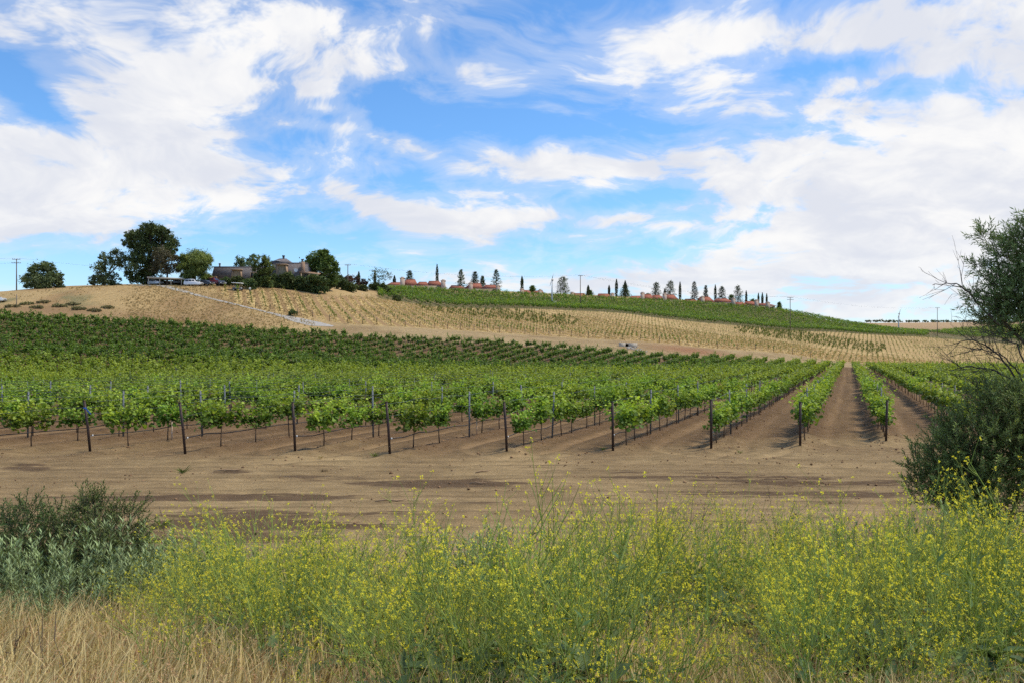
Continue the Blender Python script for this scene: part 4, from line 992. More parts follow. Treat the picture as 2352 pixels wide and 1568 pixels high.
# big bush and tree at the right edge
wil = [sprig(np.random.default_rng(870 + k), .20, 15, .075, .015, (0.11, .165, .05), (0.30, .38, .14)) for k in range(5)]
mul = [sprig(np.random.default_rng(880 + k), .20, 18, .056, .014, (0.09, .14, .042), (0.24, .32, .09)) for k in range(5)]
Yb = 11.8; loc = gp(2290, Yb); g = np.random.default_rng(91)
LB = [(2275, 1045, .85), (2205, 1090, .55), (2330, 985, .55), (2420, 1040, .9), (2160, 1125, .30), (2260, 1140, .65), (2160, 1065, .20), (2225, 1005, .36), (2290, 930, .28), (2420, 930, .45), (2500, 1000, .9)]
bush('mulefat_bush', 'large dark rounded bush at the right edge below the leaning tree', 'bush', loc, [(X_of(a, Yb) - loc[0], g.normal(0, .25), max(Z_of(b, Yb) - loc[2], .15), r) for a, b, r in LB], 4600, mul, g, shell=.45)
# the tree: trunk outside the frame, crown and bare branches leaning in
Yt = 12.3; loc = gp(2455, Yt); g = np.random.default_rng(93)
t = thing('willow_tree', 'narrow-leaved tree leaning in from the right edge with bare branches', 'tree', loc)
def rp(u, v, dy=0.0): return np.array((X_of(u, Yt) - loc[0], dy, Z_of(v, Yt) - loc[2]))
lim = MB(); bc = (0.105, .085, .065)
lim.tube([(0, 0, -.1), rp(2450, 1050), rp(2435, 920, .1), rp(2425, 820, .1)], (.10, .085, .07, .06), 8, bc)
for pts, r in [([(2430, 860), (2400, 760), (2370, 680), (2345, 600)], .05), ([(2428, 840), (2440, 720), (2430, 600), (2420, 500)], .05), ([(2432, 880), (2380, 800), (2330, 745), (2290, 700)], .04), ([(2425, 830), (2480, 700), (2520, 600)], .05), ([(2400, 760), (2350, 690), (2300, 620), (2270, 560)], .03)]:
    p = [rp(a, b, g.normal(0, .12)) for a, b in pts]; lim.tube(p, np.linspace(r, r * .3, len(p)), 6, bc, False)
lim.build('trunk_and_limbs', M['bark'], t, True)
LT = [(2345, 600, .36), (2435, 570, .62), (2312, 685, .34), (2410, 690, .72), (2375, 535, .22), (2340, 735, .28), (2490, 790, .6), (2292, 585, .16), (2280, 640, .15), (2300, 720, .18), (2352, 505, .10), (2520, 650, .7), (2265, 545, .08), (2248, 690, .08), (2258, 610, .07), (2330, 550, .16), (2365, 640, .3), (2350, 690, .3)]
Lb = np.array([(*rp(a, b, g.normal(0, .22)), r) for a, b, r in LT]); w = Lb[:, 3] ** 2 + .02; w /= w.sum(); ns = 2900; pick = g.choice(len(Lb), ns, p=w)
d = runit(ns, g); P = Lb[pick, :3] + d * (Lb[pick, 3] * g.uniform(.3, 1, ns))[:, None]
st, lf = place_sprigs(wil, P, nrm(d * .7 + np.array((-.15, 0, .45)) + g.normal(0, .25, d.shape)), g.uniform(.7, 1.15, ns), g)
st.build('twigs', M['bark'], t); lf.build('foliage', M['leaf_dark'], t)
def bare(pts, r, nsub, g, sub=3):
    """a leafless branch with finer twigs springing from it"""
    mb = MB(); p = np.array([rp(a, b, g.normal(0, .04)) for a, b in pts]); n = len(p)
    tt = np.linspace(0, n - 1, n * 4); q = np.stack([np.interp(tt, np.arange(n), p[:, k]) for k in range(3)], 1) + g.normal(0, .008, (n * 4, 3))
    mb.tube(q, np.linspace(r, r * .25, len(q)), 5, (0.085, .065, .055), False)
    for k in range(nsub):
        i = int(g.uniform(.2, .95) * (len(q) - 2)); dd = nrm(q[i + 1] - q[i]); a = nrm(np.cross(dd, (0, 1, 0))) * g.choice((-1, 1)); L = g.uniform(.2, .65)
        nd = nrm(dd * .9 + a * g.uniform(.3, .9) + np.array((0, g.normal(0, .3), .12))); pts2 = [q[i]]
        for s in range(3): nd = nrm(nd + g.normal(0, .12, 3) + (0, 0, .06)); pts2.append(pts2[-1] + nd * L / 3)
        mb.tube(pts2, (.0055, .004, .003, .0018), 3, (0.10, .08, .07), False)
        for s in range(sub):
            b = pts2[g.integers(1, 4)]; e = nrm(nd + g.normal(0, .6, 3)) * g.uniform(.08, .28); mb.tube([b, b + e * .5 + g.normal(0, .01, 3), b + e], (.003, .0022, .0014), 3, (0.11, .085, .075), False)
    return mb.build('bare_branch', M['bark'], t)
bare([(2290, 745), (2260, 710), (2230, 675), (2190, 650), (2140, 655)], .018, 13, g)
bare([(2345, 885), (2300, 820), (2260, 790), (2215, 780), (2165, 795)], .016, 15, g)
bare([(2380, 930), (2320, 870), (2270, 845), (2220, 840), (2180, 850)], .018, 18, g)
bare([(2380, 900), (2330, 790), (2280, 770), (2230, 750)], .014, 14, g)
bare([(2400, 960), (2330, 900), (2260, 890), (2200, 900)], .016, 18, g)
bare([(2390, 940), (2340, 850), (2300, 810), (2240, 800), (2190, 820)], .014, 14, g)
bare([(2410, 980), (2340, 930), (2270, 920), (2210, 940), (2170, 975)], .014, 14, g)
# ------------------------------------------------------------------ trees and shrubs on the hills
def crown(g, lobes, nclump, per, ls, c0, c1, droop=0.0, clump_r=.28, lw=.7):
    """lobes (x, y, z, rx, rz): leaf clumps spread through and over each lobe"""
    mb = MB(); Lb = np.array(lobes, float); w = Lb[:, 3] * Lb[:, 4]; w = w / w.sum(); pick = g.choice(len(Lb), nclump, p=w)
    d = runit(nclump, g); d[:, 2] = np.where(d[:, 2] < -.5, -d[:, 2], d[:, 2]); d = nrm(d); rr = g.uniform(.45, 1.0, nclump)
    rad = np.c_[Lb[pick, 3], Lb[pick, 3], Lb[pick, 4]]; C = Lb[pick, :3] + d * rad * rr[:, None]
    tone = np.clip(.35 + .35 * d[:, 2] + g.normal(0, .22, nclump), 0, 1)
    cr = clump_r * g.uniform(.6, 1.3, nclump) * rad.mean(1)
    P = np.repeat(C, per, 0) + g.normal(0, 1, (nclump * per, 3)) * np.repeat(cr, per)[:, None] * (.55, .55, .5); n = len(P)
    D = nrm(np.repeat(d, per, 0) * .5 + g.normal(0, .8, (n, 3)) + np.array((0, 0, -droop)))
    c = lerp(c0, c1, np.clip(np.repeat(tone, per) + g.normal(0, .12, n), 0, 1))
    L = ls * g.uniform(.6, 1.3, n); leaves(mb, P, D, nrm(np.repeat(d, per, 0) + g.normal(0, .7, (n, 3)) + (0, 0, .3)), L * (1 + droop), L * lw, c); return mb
def trunk(g, lobes, r, col=(0.11, .08, .06), split=.35):
    mb = MB(); Lb = np.array(lobes, float); top = Lb[:, 2].max(); f = np.array((Lb[:, 0].mean() * .3, Lb[:, 1].mean() * .3, top * split))
    mb.tube([(0, 0, -.4), f * .5 + (g.normal(0, .1), 0, 0), f], (r * 1.25, r, r * .85), 7, col, False)
    for q in Lb:
        e = q[:3]; m = f + (e - f) * .5 + g.normal(0, .05, 3) * q[3]; mb.tube([f, m, e], (r * .6, r * .4, r * .15), 5, col, False)
        for k in range(4): e2 = e + runit(1, g)[0] * np.array((q[3], q[3], q[4])) * .75; mb.tube([m + (e - m) * .4, (e + e2) / 2, e2], (r * .22, r * .14, r * .06), 4, col, False)
    return mb
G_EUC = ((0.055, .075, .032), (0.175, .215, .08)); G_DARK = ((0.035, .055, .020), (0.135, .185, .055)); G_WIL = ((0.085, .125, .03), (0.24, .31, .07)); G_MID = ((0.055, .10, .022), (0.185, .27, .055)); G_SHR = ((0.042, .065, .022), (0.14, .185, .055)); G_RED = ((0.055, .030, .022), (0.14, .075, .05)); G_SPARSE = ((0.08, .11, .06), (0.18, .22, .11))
def tree(name, label, u, Y, vbase, lobes, nclump, per, ls, cols, seed, r=.25, mat='leaf_dark', droop=0.0, group=None, cat='tree', cr=.28, split=.35, sink=0.0, bark=(0.11, .08, .06), lw=.7, base=False):
    """lobes as (u, v, rx, ry) in picture units at distance Y"""
    g = np.random.default_rng(seed); x = X_of(u, Y); z = h(x, Y) - sink; k = Y / FP
    L = [(X_of(a, Y) - x, g.normal(0, .25) * rx * k, Z_of(b, Y) - z, rx * k, ry * k) for a, b, rx, ry in lobes]
    trL = list(L)
    for (a, b, c, rx, rz) in list(L):                     # smaller boughs break up each outline
        for _ in range(5):
            d = runit(1, g)[0]; q = g.uniform(.22, .45); L.append((a + d[0] * rx * .95, b + d[1] * rx * .95, c + abs(d[2]) * rz * .9 - .1 * rz, rx * q, rz * q))
    if base:
        zl = min(c - rz for _, _, c, _, rz in L); xs = [a for a, *_ in L]; w0 = (max(xs) - min(xs)) * .36
        for _ in range(7): L.append((g.uniform(-1, 1) * w0, g.normal(0, w0 * .4), g.uniform(.25, .9) * max(zl, 1.0), max(.9, w0 * .6), max(.9, zl * .55)))
        nclump = int(nclump * 1.45)
    t = thing(name, label, cat, (x, Y, z), 0, group)
    if r > 0: trunk(g, trL, r, bark, split).build('trunk', M['bark'], t, True)
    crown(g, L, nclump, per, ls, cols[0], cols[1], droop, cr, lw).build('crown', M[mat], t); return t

tree('round_tree', 'round dark tree standing alone on the hill at far left', 97, 222, 663, [(97, 630, 30, 24), (75, 645, 22, 18), (118, 645, 24, 20), (98, 652, 42, 12), (100, 616, 20, 14)], 260, 34, .42, G_EUC, 1, .3, base=True)
tree('small_round_tree', 'small dark tree touching the lone round tree on its right', 136, 221, 663, [(136, 650, 11, 12), (137, 642, 7, 8)], 50, 20, .42, G_EUC, 2, .15, base=True)
tree('eucalyptus_tree', 'loose grey-green eucalyptus left of the tallest tree', 240, 222, 657, [(238, 600, 15, 20), (232, 625, 20, 18), (222, 643, 16, 14), (245, 640, 20, 18), (270, 590, 18, 18), (268, 612, 18, 16), (284, 600, 12, 16), (262, 640, 14, 12), (215, 650, 10, 8)], 230, 22, .42, G_EUC, 3, .28, cr=.30, split=.25, base=True, bark=(.22, .17, .13))
tree('tall_dark_tree', 'tallest dense dark green tree on the hilltop', 335, 224, 657, [(350, 545, 36, 28), (322, 565, 30, 34), (372, 560, 28, 32), (340, 590, 44, 38), (318, 615, 28, 34), (385, 590, 16, 26), (315, 640, 24, 20), (350, 530, 22, 14), (378, 540, 16, 16), (305, 545, 10, 14), (395, 575, 10, 14), (330, 640, 30, 18), (360, 625, 26, 22)], 760, 42, .40, G_DARK, 4, .55, cr=.24, base=True)
tree('brownish_tree', 'brownish dark tree against the right side of the tallest tree', 385, 220.5, 657, [(372, 590, 22, 24), (398, 605, 16, 20), (368, 620, 22, 20), (400, 625, 14, 14)], 170, 24, .42, ((0.055, .050, .028), (.13, .115, .062)), 5, .25, split=.4)
tree('weeping_tree', 'rounded weeping light green tree beside the white vehicle', 447, 222, 652, [(447, 592, 30, 20), (430, 610, 22, 26), (465, 612, 22, 28), (447, 618, 34, 22), (475, 600, 12, 18), (447, 632, 28, 14), (428, 636, 14, 12), (468, 638, 14, 12)], 340, 38, .40, G_WIL, 6, .3, base=True, droop=1.1, mat='leaf', lw=.35)
tree('feathery_tree', 'feathery pale green tree rising behind the low roof wing', 566, 240, 655, [(560, 602, 17, 12), (582, 598, 12, 12), (550, 610, 12, 8), (575, 612, 18, 10)], 110, 18, .42, ((.07, .10, .04), (.16, .21, .08)), 7, .2, cr=.35, mat='leaf')
tree('round_garden_tree', 'rounded yellow-green tree in front of the house gap', 605, 224, 655, [(605, 603, 18, 14), (594, 618, 14, 14), (617, 617, 14, 14), (605, 628, 20, 10)], 190, 26, .40, ((0.05, .07, .018), (.20, .235, .055)), 8, .22, base=True)
tree('broad_leafy_tree', 'broad bright green tree at the right end of the house', 735, 234, 655, [(735, 600, 26, 22), (718, 610, 20, 20), (752, 612, 22, 20), (735, 625, 36, 16), (742, 588, 12, 12), (765, 625, 14, 14), (708, 600, 10, 10)], 330, 26, .5, G_MID, 9, .3, base=True, mat='leaf', cr=.3)
tree('sparse_tree', 'thin see-through tree between the shrubs and the tiled roofs', 872, 292, 658, [(872, 632, 22, 14), (858, 640, 12, 14), (888, 638, 14, 14), (872, 645, 14, 10)], 95, 7, .45, G_SPARSE, 10, .16, cr=.32, split=.3)
SH = [(545, 647, 22, 14, 221, 'low shrub left of the white golf cart'), (572, 652, 20, 15, 219.5, 'rounded green shrub behind the golf cart'), (600, 640, 22, 18, 222, 'dark shrub below the rounded garden tree'), (628, 645, 22, 18, 222, 'dark shrub under the left part of the main house'), (660, 640, 22, 20, 223, 'large dark shrub below the house window'), (690, 648, 20, 17, 223, 'dark shrub below the satellite dish'), (722, 645, 22, 16, 224, 'dark shrub below the porch'), (755, 636, 30, 20, 227, 'big dark hedge shrub under the broad leafy tree'),
      (708, 655, 17, 13, 217.5, 'round shrub standing apart on the slope, leftmost of the front three'), (752, 657, 17, 13, 219.5, 'round shrub on the slope, middle of the front three'), (806, 660, 18, 14, 225, 'round shrub on the slope, rightmost of the front three'), (785, 655, 18, 14, 229, 'dark shrub squeezed between the front round shrubs'), (880, 662, 14, 13, 286, 'dark shrub at the left corner of the hillside vines'), (862, 656, 18, 9, 292, 'low dark shrub beneath the see-through tree'), (912, 690, 9, 7, 262, 'small dark bush on the lower corner of the hillside vines'), (893, 668, 10, 8, 281, 'small shrub beside the first hillside vine row'),
      (520, 647, 14, 11, 221, 'dark shrub right of the red vehicle'), (614, 652, 18, 12, 219, 'low dark shrub in front of the garden tree'), (645, 650, 20, 13, 220, 'low shrub in front of the main dormer'), (676, 650, 20, 14, 220, 'dark shrub in front of the brick flue'), (738, 648, 22, 16, 223, 'dark shrub in front of the broad leafy tree'), (775, 645, 22, 17, 228, 'dark shrub right of the broad leafy tree'), (835, 662, 14, 9, 236, 'low olive shrub right of the front round shrubs')]
for k, (u, v, rx, ry, Y, lab) in enumerate(SH):
    Y = min(Yv(u, v + ry * .8, 205, 300), 227.0 if u < 740 else 300.0) if u < 860 else Y; tree('shrub', lab, u, Y, 0, [(u, v, rx * .75, ry * .75), (u - rx * .4, v + 3, rx * .5, ry * .6), (u + rx * .4, v + 2, rx * .5, ry * .6), (u + rx * .1, v - ry * .35, rx * .4, ry * .4)], 110, 22, .36, G_SHR, 20 + k, .10, base=True, group='dark shrubs below the house', cat='shrub')
for k, (u, v, rx, ry, Y, lab) in enumerate([(815, 645, 16, 12, 236, 'reddish brown shrub right of the broad leafy tree'), (836, 652, 11, 12, 238, 'reddish shrub at the right end of the hilltop shrubs'), (800, 642, 14, 10, 238, 'dark red shrub just right of the porch tree')]):
    Y = Yv(u, v + ry * .9, 205, 300); tree('red_shrub', lab, u, Y, 0, [(u, v, rx * .8, ry * .8), (u + rx * .3, v + 3, rx * .5, ry * .6), (u - rx * .4, v + 2, rx * .5, ry * .6)], 80, 20, .36, G_RED, 40 + k, .1, base=True, group='reddish shrubs', cat='shrub')
tree('drive_shrub', 'small round green shrub beside the foot of the paved drive', 672, 194.5, 0, [(672, 718, 8, 6), (669, 721, 6, 5), (676, 721, 6, 5)], 60, 18, .25, G_SHR, 50, .05, cat='shrub')
tree('fence_tree', 'dark tree on the far ridge behind the big bush', 2255, 640, 0, [(2255, 738, 16, 10), (2270, 740, 10, 9), (2245, 742, 9, 6)], 60, 16, 1.0, G_SHR, 51, .3)
# ridge hedge on the far tan hill, scrub on the left slope
g = np.random.default_rng(52)
for k, u in enumerate(np.arange(1995, 2360, 14)):
    if abs(u - 2255) < 14: continue
    a = u + g.normal(0, 3); s = g.uniform(.6, 1.1); tree('ridge_bush', 'low dark bush in the hedge line on the far tan ridge', a, 855, 0, [(a, 738.5, 8 * s, 2.6 * s), (a + 5, 739, 5, 2)], 18, 9, 1.1, G_SHR, 300 + k, 0, group='hedge on the far ridge', cat='bush')
for k, (u, v, Y) in enumerate([(60, 697, 196), (100, 693, 198), (135, 702, 193), (165, 698, 196), (180, 708, 190), (85, 705, 191), (215, 712, 188), (30, 703, 193), (245, 705, 192)]):
    Y = Yv(u, v + 3, 175, 230); tree('scrub_bush', 'low grey-green scrub bush on the dry slope below the lone tree', u, Y, 0, [(u, v + 1, 13, 2.4), (u + 9, v + 2, 9, 1.8), (u - 8, v + 2, 7, 1.6)], 60, 14, .3, ((.17, .16, .075), (.28, .25, .12)), 340 + k, 0, group='scrub on the left slope', cat='bush', mat='sage')

# conifers and cypresses around the tiled houses
def cypress(u, vtop, vbase, Y, w, lab, seed):
    g = np.random.default_rng(seed); x = X_of(u, Y); z = h(x, Y); top = Z_of(vtop, Y) - z; wd = w * Y / FP / 2
    t = thing('cypress_tree', lab, 'cypress', (x, Y, z), 0, 'columnar cypresses around the tiled houses')
    MB().tube([(0, 0, -.3), (0, 0, top * .9)], (.16, .05), 6, (0.10, .07, .05), False).build('trunk', M['bark'], t)
    n = 520; tz = g.random(n) ** .9; rr = wd * np.minimum(1, (1 - tz) * 3.2 + .04) * np.minimum(1, .65 + tz * 2) * g.uniform(.55, 1.08, n); a = g.uniform(0, 6.283, n); mb = MB()
    leaves(mb, np.c_[np.cos(a) * rr, np.sin(a) * rr, .25 + tz * (top - .55)], nrm(np.c_[np.cos(a) * .35, np.sin(a) * .35, np.ones(n)]), np.c_[np.cos(a), np.sin(a), np.full(n, .2)], .6 * g.uniform(.7, 1.2, n), .3 * g.uniform(.7, 1.2, n), lerp((0.018, .030, .013), (0.060, .085, .030), g.random(n)))
    mb.build('crown', M['leaf_dark'], t)
CYP = [(861, 623, 300, 6, 'slim cypress beside the see-through tree'), (906, 634, 345, 7, 'short cypress behind the first tiled roof'), (1004, 608, 352, 7, 'tallest dark cypress, rising alone behind the first tiled house'), (1199, 635, 372, 7, 'lone cypress between the low chimneys and the conifer group'), (1351, 656, 385, 6, 'short cypress right of the utility pole'), (1399, 656, 392, 5, 'short cypress left of a tall pair'), (1416, 642, 385, 7, 'tall slim cypress, left of the tall pair behind the fourth house'), (1436, 645, 385, 9, 'thick cypress, right of the tall pair behind the fourth house'), (1527, 664, 400, 6, 'short cypress between two pines'),
       (1562, 648, 398, 6, 'tall slim cypress between the fifth and sixth houses'), (1643, 655, 410, 6, 'tall slim cypress behind the sixth house'), (1714, 668, 420, 5, 'slim cypress left of the last three cypresses'), (1742, 674, 425, 4, 'leftmost of the last three small cypresses'), (1751, 673, 424, 5, 'middle of the last three small cypresses'), (1761, 675, 425, 4, 'rightmost of the last three small cypresses'), (824, 625, 300, 7, 'small cypress above the reddish shrubs')]
for k, (u, vt, Y, w, lab) in enumerate(CYP): cypress(u, vt, 0, Y, w, lab, 400 + k)
def conifer(u, vtop, Y, w, lab, seed, cols=G_DARK, loose=0.0):
    """layered branches that shorten towards the tip"""
    g = np.random.default_rng(seed); x = X_of(u, Y); z = h(x, Y); top = Z_of(vtop, Y) - z; wd = w * Y / FP / 2
    t = thing('conifer_tree', lab, 'conifer', (x, Y, z), 0, 'conifers around the tiled houses'); tr = MB().tube([(0, 0, -.3), (0, 0, top)], (.22, .03), 6, (0.10, .07, .05), False); mb = MB()
    nb = int(62 + 10 * loose)
    for k in range(nb):
        tz = (k + g.random()) / nb; zz = top * (.10 + .88 * tz); L = wd * (1 - tz) ** (.75 if not loose else .5) * g.uniform(.65, 1.15) + .12; a = k * 2.4 + g.normal(0, .4); d = np.array((math.cos(a), math.sin(a), -.12 + .35 * tz)); tr.tube([(0, 0, zz), np.array((0, 0, zz)) + d * L], (.05, .015), 3, (0.10, .07, .05), False)
        n = int(17 + 12 * (1 - tz)); s = g.uniform(.2, 1.05, n); P = np.array((0, 0, zz)) + d * (L * s)[:, None] + g.normal(0, .12 + .1 * loose, (n, 3))
        leaves(mb, P, nrm(d + g.normal(0, .5, (n, 3))), nrm(np.c_[g.normal(0, .5, (n, 2)), np.ones(n)]), .55 * g.uniform(.6, 1.2, n), .32 * g.uniform(.7, 1.2, n), lerp(cols[0], cols[1], np.clip(s * .6 + g.normal(.1, .2, n), 0, 1)))
    tr.build('trunk', M['bark'], t); mb.build('crown', M['leaf_dark'], t)
G_BLUE = ((.03, .045, .026), (.095, .125, .07))
CON = [(940, 622, 362, 22, 'dark conifer just behind the first tiled house', G_DARK, 1), (1059, 619, 350, 28, 'pyramidal conifer, leftmost of the group of four', G_DARK, 0), (1091, 624, 366, 20, 'paler conifer, second of the group of four', G_BLUE, 1), (1108, 634, 355, 18, 'smaller conifer, third of the group of four', G_DARK, 0), (1140, 619, 356, 30, 'pyramidal conifer, rightmost of the group of four', G_DARK, 0), (1223, 657, 380, 14, 'small round conifer right of the lone cypress', G_MID, 1), (1293, 637, 372, 40, 'broad dark pine just right of the wind machine', G_DARK, 1),
       (1436, 655, 398, 26, 'bushy tree behind the thick cypress', G_MID, 1), (1507, 649, 395, 28, 'broad dark pine behind the fifth house, left one', G_DARK, 1), (1540, 646, 398, 32, 'broad dark pine behind the fifth house, right one', G_DARK, 1), (1595, 647, 402, 24, 'tall grey-green conifer at the left of the sixth house', G_BLUE, 0), (1621, 656, 412, 14, 'slim grey-green conifer behind the sixth house', G_BLUE, 0), (1658, 659, 412, 26, 'grey-green pine right of the slim cypress', G_BLUE, 1), (1695, 657, 416, 32, 'dark bushy pine at the right end of the sixth house', G_DARK, 1), (1790, 695, 432, 10, 'small pale tree at the right end of the houses', G_MID, 1),
       (1354, 668, 392, 18, 'low rounded tree beside the short cypress', G_MID, 1), (1680, 678, 420, 20, 'low green tree left of the dark bushy pine', G_MID, 1), (1728, 688, 424, 18, 'low green tree behind the seventh house', G_MID, 1), (1488, 676, 405, 16, 'low tree behind the fifth roof', G_MID, 1)]
for k, (u, vt, Y, w, lab, cols, ls) in enumerate(CON): conifer(u, vt, Y, w, lab, 430 + k, cols, ls)
# ------------------------------------------------------------------ the hilltop house
STU = (0.42, .30, .20); TRIM = (0.40, .27, .17)
def mansard(mb, x0, x1, y0, y1, z0, z1, ins):
    v = [(x0, y0, z0), (x1, y0, z0), (x1, y1, z0), (x0, y1, z0), (x0 + ins, y0 + ins, z1), (x1 - ins, y0 + ins, z1), (x1 - ins, y1 - ins, z1), (x0 + ins, y1 - ins, z1)]
    mb.add(v, [(0, 1, 5, 4), (1, 2, 6, 5), (2, 3, 7, 6), (3, 0, 4, 7), (4, 5, 6, 7), (3, 2, 1, 0)])
def window(root, cx, y, z0, w, hh, name='window'):
    """frame proud of the wall, recessed pane, sill"""
    f = MB(); t = .12
    f.box((cx, y, z0 + hh - t / 2), (w, .12, t), TRIM).box((cx - w / 2 + t / 2, y, z0 + hh / 2), (t, .118, hh - 2 * t), TRIM).box((cx + w / 2 - t / 2, y, z0 + hh / 2), (t, .118, hh - 2 * t), TRIM).box((cx, y, z0 + t / 2), (w, .12, t), TRIM).box((cx, y, z0 + hh / 2), (.06, .10, hh - 2 * t), TRIM)
    o = f.build(name, M['wood'], root); MB().box((cx, y + .03, z0 + hh / 2), (w - .2, .03, hh - .2)).build('pane', M['glass'], o); MB().box((cx, y - .08, z0 - .05), (w + .2, .2, .08), TRIM).build('sill', M['wood'], o)
def dormer(root, cx, yb, z0, z1, w, depth):
    """flared dormer cut through the mansard: slanted cheeks, hood and a panelled window"""
    d = MB(); hw = w / 2; ht = hw * .62
    for s in (-1, 1):
        d.add([(cx + s * hw, yb, z0), (cx + s * (hw + .35), yb - .1, z0), (cx + s * (ht + .35), yb - .1, z1), (cx + s * ht, yb, z1), (cx + s * hw, yb + depth, z0), (cx + s * (hw + .35), yb + depth, z0), (cx + s * (ht + .35), yb + depth, z1), (cx + s * ht, yb + depth, z1)], [(0, 1, 2, 3), (4, 7, 6, 5), (0, 3, 7, 4), (1, 5, 6, 2), (3, 2, 6, 7), (0, 4, 5, 1)], TRIM)
    d.box((cx, yb + depth / 2 - .2, z1 + .12), (2 * ht + 1.3, depth + .5, .24), TRIM); o = d.build('dormer', M['stucco'], root)
    MB().add([(cx - hw, yb + .35, z0), (cx + hw, yb + .35, z0), (cx + ht, yb + .35, z1), (cx - ht, yb + .35, z1)], [(0, 1, 2, 3)], (0.36, .29, .20)).build('panel', M['stucco'], o)
    f = MB(); zz = z0 + .15; f.box((cx, yb + .30, zz + .6), (1.5, .08, 1.3), (.5, .45, .38)); w_ = f.build('window', M['wood'], o)
def pipe(root, x, y, z0, z1, r=.22):
    p = MB().tube([(x, y, z0), (x, y, z1)], r, 10, (0.05, .05, .055)).tube([(x, y, z1 - .25), (x, y, z1 + .02)], r * 1.35, 10, (0.045, .045, .05)); p.build('chimney_pipe', M['paint'], root, True)

Yh = 229.0; kx = Yh / FP
def hx(u): return (u - CU) * kx
loc = (hx(600), Yh, h(hx(600), Yh)); root = thing('mansard_house', 'grey shingled mansard house with dormers on the hilltop behind shrubs', 'house', loc)
def lx(u): return hx(u) - loc[0]
def lz(v): return Z_of(v, Yh) - loc[2]
w = MB(); w.box(((lx(483) + lx(612)) / 2, 5.0, lz(648) / 2 - .5), (lx(612) - lx(483) - 1.0, 9.0, lz(648) + 1.0), STU); w.box(((lx(622) + lx(708)) / 2, 4.5, lz(648) / 2 - .5), (lx(708) - lx(622) - 1.0, 10.0, lz(648) + 1.0), STU); w.build('wall', M['stucco'], root)
m = MB(); mansard(m, lx(481), lx(616), .2, 10.0, lz(649), lz(613), .9); m.build('low_roof', M['shingle'], root)
m = MB(); mansard(m, lx(617), lx(713), -.8, 10.2, lz(649), lz(605), 1.1); m.build('main_roof', M['shingle'], root)
# top hip above the main roof, with a skylight
x0, x1, xp = lx(612), lx(666), lx(641); z0, z1 = lz(604.5), lz(590)
m = MB().add([(x0, .6, z0), (x1, .6, z0), (x1, 8.5, z0), (x0, 8.5, z0), (xp - 1.2, 4.5, z1), (xp + .8, 4.5, z1)], [(0, 1, 5, 4), (1, 2, 5), (2, 3, 4, 5), (3, 0, 4), (3, 2, 1, 0)]); hip = m.build('hip_roof', M['shingle'], root)
MB().box((lx(632), 1.9, lz(598)), (1.5, 1.3, .12), (.6, .62, .63)).build('skylight', M['paint'], hip)
m = MB().box(((lx(483) + lx(614)) / 2, 1.25, lz(612.6)), (lx(614) - lx(483), .35, .25), (.09, .08, .08)).box(((lx(617) + lx(713)) / 2, .45, lz(604.4)), (lx(713) - lx(617) - 1.8, .35, .25), (.09, .08, .08)); m.build('roof_kerb', M['paint'], root)
dormer(root, lx(543), .0, lz(647), lz(621), 2.6, 1.6); dormer(root, lx(649), -1.1, lz(645), lz(610), 3.0, 1.8)
window(root, lx(581), .42, lz(640), 1.7, 1.7); window(root, lx(491), .3, lz(646), 1.5, 1.3); window(root, lx(649), -1.0, lz(650), 2.2, 1.1)
pipe(root, lx(500), 1.6, lz(640), lz(604)); pipe(root, lx(641), 4.5, lz(596), lz(583), .3); pipe(root, lx(687), 3.5, lz(608), lz(592.5), .24)
MB().box((lx(697), -.4, lz(620)), (.8, 1.0, lz(605) - lz(640)), (.30, .20, .14)).build('brick_flue', M['stucco'], root)
p = MB().add([(lx(690), -1.2, lz(625)), (lx(735), -1.2, lz(631)), (lx(735), 1.0, lz(627)), (lx(690), 1.0, lz(621)), (lx(690), -1.2, lz(629)), (lx(735), -1.2, lz(633)), (lx(735), 1.0, lz(629)), (lx(690), 1.0, lz(623))], [(0, 1, 2, 3), (7, 6, 5, 4), (0, 4, 5, 1), (1, 5, 6, 2), (2, 6, 7, 3), (3, 7, 4, 0)], (.28, .18, .12)); po = p.build('porch_roof', M['wood'], root)
for u in (694, 712, 732): MB().box((lx(u), -1.0, lz(640) / 2 + .9), (.28, .28, lz(634) + .6), (.45, .33, .22)).build('porch_post', M['wood'], po)
dish = MB(); th = np.linspace(0, 2 * math.pi, 17)[:-1]; V = [(0, .15, 0)] + [(.5 * rr * math.cos(a), .15 - .18 * rr * rr, .5 * rr * math.sin(a)) for rr in (.5, 1.0) for a in th]
dish.add(np.array(V) * 1.1, [(0, 1 + k, 1 + (k + 1) % 16) for k in range(16)] + [(1 + k, 17 + k, 17 + (k + 1) % 16, 1 + (k + 1) % 16) for k in range(16)], (.7, .71, .72)); o = dish.build('satellite_dish', M['paint'], root, True, loc=(lx(684), -2.0, lz(622)))
MB().tube([(0, .1, 0), (0, -.55, .1)], .03, 5, (.5, .5, .5)).tube([(0, .1, -.1), (0, .9, -.9)], .04, 5, (.5, .5, .5)).build('dish_arm', M['paint'], o)

